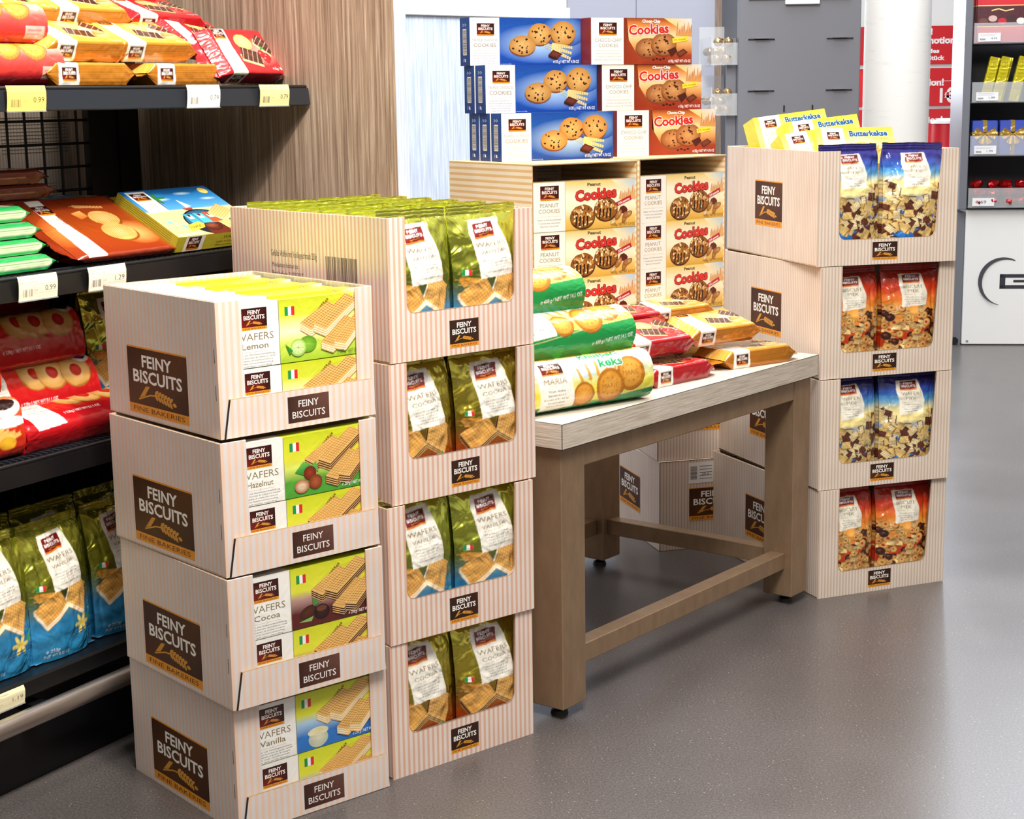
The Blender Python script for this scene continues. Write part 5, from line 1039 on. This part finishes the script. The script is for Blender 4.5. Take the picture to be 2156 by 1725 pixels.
for i, (r0, z0, z1) in enumerate(((.07, 0, .14), (.074, .14, .155))): tub.cyl((0, 0, z0), (0, 0, z1), r0, M_card, r0*.96, 20, '#c81e2a' if i == 0 else '#f2efec')
tub.cyl((0, 0, .155), (0, 0, .165), .05, M_card, .03, 18, '#f2efec'); tub = tub.build('red_tub')
mb = MB(); mb.bevbox((2.15, 8.42, 0), (2.75, 8.6, .835), M_white, .004); tag(mb.build('low_counter'), 'low white counter between the column and the right rack, carrying red tubs', 'counter')
for k, w in enumerate(('left', 'middle', 'right')): place(tub, TM(2.225 + k*.155, 8.52, .836), f'red tub with a white lid beyond the column, {w} one of three', 'tub', 'red tubs')
# white base with the round emblem and the rack of sweets
RB = TM(2.052, 7.447, 0, -.12); rk = empty('sweets_rack', RB); tag(rk, 'grey rack of clear sweet bins on a white base with a round G emblem', 'rack')
mb = MB(); mb.bevbox((0, 0, .004), (.75, .38, .615), M_white, .003); A = Art(750, 610)
cx, cy = 172, 292
pts = []; N = 40
for i in range(N+1): a = R(62 + (262-62)*i/N); pts.append((cx+110*math.cos(a), cy+108*math.sin(a)))
for i in range(N+1): a = R(262 - (262-62)*i/N); k = 13*math.sin(math.pi*min(1, (N-i)/N*.9+.1))+1; pts.append((cx+(110-k*1.2)*math.cos(a)+2, cy+(108-k*1.1)*math.sin(a)))
for i in range(N): A.poly([pts[i], pts[i+1], pts[2*N-i], pts[2*N+1-i]], '#4a4a50')
A.many([[(X_+158, y0), (X_+290, y0), (X_+290, y1), (X_+158, y1)] for X_, y0, y1 in ((0, 258, 274), (0, 308, 324))] + [[(158, 258), (183, 258), (183, 324), (158, 324)], [(268, 262), (290, 262), (290, 298), (268, 298)], [(218, 287), (290, 287), (290, 298), (218, 298)]], '#3a3a40'); A.ell(24, 18, 6, 5, '#4a3a38', 12); A.ell(24, 18, 3.6, 2.8, '#c8b8b4', 10)
mb.art(A, (0, -.0006, 0), (1, 0, 0), (0, 0, 1), M_card, .0003); sub(mb, 'base_cabinet', rk)
mb = MB(); mb.box((-.045, .02, .0), (-.002, .38, .6), M_grey); mb.cyl((-.03, .0, .02), (-.03, .02, .02), .015, M_rubber); sub(mb, 'base_side', rk)
mb = MB(); mb.bevbox((-.035, -.02, .617), (-.002, .36, 2.0), M_grey, .003); mb.box((0, .32, .617), (.75, .35, 2.0), M_greydk); sub(mb, 'rack_frame', rk)
LV = [.622, .852, 1.085, 1.34]
for k, zz in enumerate(LV):
    mb = MB(); mb.box((.002, -.03, zz), (.75, .3, zz+.004), M_grey); mb.box((.002, -.033, zz+.004), (.75, -.03, zz+.09), M_acryl); mb.add([(.003, -.03, zz+.004), (.003, .2, zz+.004), (.003, .2, zz+.17), (.003, -.03, zz+.09)], [(0, 1, 2, 3)], M_acryl)
    t_ = sub(mb, 'bin', rk); A = Art(95, 36, '#f2f2f4'); A.text(('0,69', '1.99', '1.99', '4.99')[k], 80 if k else 60, 8 if k else 12, 9 if k else 13, '#33343a', 26 if k else 44, 'r'); 
    if k: barcode(A, 6, 5, 26, 9, rr, back=None); A.lines([((5, 30), (80, 30)), ((5, 24), (70, 24))], 1, '#9a9aa0')
    m2 = MB(); m2.box((.02, -.0345, zz+.01), (.115, -.0333, zz+.046), M_white); m2.art(A, (.02, -.0348, zz+.01), (1, 0, 0), (0, 0, 1), M_card, .0003); sub(m2, 'price_label', t_)
def choc():
    mb = MB(); mb.bevbox((0, 0, 0), (.215, .022, .215), M_card, .002, '#c01824'); A = Art(215, 215, '#c81c2c'); A.rect(0, 70, 215, 160, '#4a1420'); A.rect(0, 158, 215, 162, '#e0c070'); A.rect(0, 68, 215, 71, '#e0c070')
    for i, c in enumerate(('#6a3a34', '#c8a8a0', '#b82030', '#3a1a1e', '#e8dcd0')): A.ell(26+i*40, 92+(i % 2)*12, 19, 14, c, 14)
    A.lines([((60, 138), (90, 146)), ((90, 146), (120, 136)), ((120, 136), (156, 144))], 5, '#e8d080'); mb.art(A, (0, -.0004, 0), (1, 0, 0), (0, 0, 1), M_card, .0003); return mb.build('chocolate_box')
ch = choc()
for k in range(4): place(ch, RB @ TM(.02-.004*k, .0+.028*k, LV[3]+.006, 0, -.12), f'dark red box of chocolates in the top bin, {["front", "second", "third", "rearmost"][k]} one', 'chocolate box', 'chocolate boxes in the top bin')
mb = MB(); mb.bevbox((0, 0, 0), (.042, .03, .2), M_bag, .002, C('#d8c81c', .25)); A = Art(42, 200); A.rect(2, 56, 40, 80, '#a8943a'); A.lines([((6, y), (30, y+6)) for y in range(12, 190, 16)], 1.5, '#a8981c'); mb.art(A, (0, -.0004, 0), (1, 0, 0), (0, 0, 1), M_card, .0003); yb = mb.build('yellow_bar')
for k, (x, y) in enumerate(((.04, 0), (.09, 0), (.165, 0), (.05, .04), (.105, .04), (.175, .04))): place(yb, RB @ TM(x, y, LV[2]+.008, 0, -.05, .22), f'yellow wrapped bar leaning in the second bin, {["front left", "front middle", "front right", "rear left", "rear middle", "rear right"][k]} one', 'bar', 'yellow bars')
mb = MB(); mb.bevbox((0, 0, 0), (.11, .06, .15), M_card, .003, '#3f55b8'); mb.box((.046, -.001, 0), (.064, .061, .151), M_bag, C('#c8a858', .5)); mb.box((-.001, -.001, .085), (.111, .061, .1), M_bag, C('#c8a858', .5)); gf = mb.build('gift_box')
mb = MB()
for a in (.3, -.3, 2.84, 3.44, 4.3, 5.1): ca, sa = math.cos(a), math.sin(a); L_ = .045; mb.add([(.055, -.004, .092), (.055+L_*ca-.014*sa, -.02, .092+L_*sa+.014*ca), (.055+L_*1.1*ca, -.008, .092+L_*1.1*sa), (.055+L_*ca+.014*sa, -.02, .092+L_*sa-.014*ca)], [(0, 1, 2, 3)], M_bag, C('#d8b868', .6))
mb.build('gold_bow', gf)
for k, (x, y) in enumerate(((.015, 0), (.135, 0), (.02, .075), (.14, .075))): place(gf, RB @ TM(x, y, LV[1]+.006, .0, -.06), f'blue gift box with a gold bow in the third bin, {["front left", "front right", "rear left", "rear right"][k]} one', 'gift box', 'blue gift boxes')
sw = MB(); g_ = []
for i in range(7):
    for j in range(10): b_, a_ = -1.5+3*i/6, 2*math.pi*j/10; k = 1+.18*math.sin(3*a_+i); g_.append((.038*math.cos(a_)*math.cos(b_)*k, .028*math.sin(a_)*math.cos(b_)*k, .022*math.sin(b_)))
sw.add(g_, [(i*10+j, i*10+(j+1) % 10, (i+1)*10+(j+1) % 10, (i+1)*10+j) for i in range(6) for j in range(10)], M_bag, C('#b8141a', .6)); sw = sw.build('red_foil_sweet')
for q in range(12): place(sw, RB @ TM(.045 + .068*(q % 4) + rr.uniform(-.008, .008), .0 + .03*(q//4), LV[0]+.03 + .036*(q//4), rr.uniform(0, 6), rr.uniform(-.3, .3)), 'red foil wrapped sweet heaped in the lowest bin of the rack', 'sweet', 'red foil sweets in the lowest bin')
for o in [o for o in COL.objects if 'kept' in o]: del o['kept']
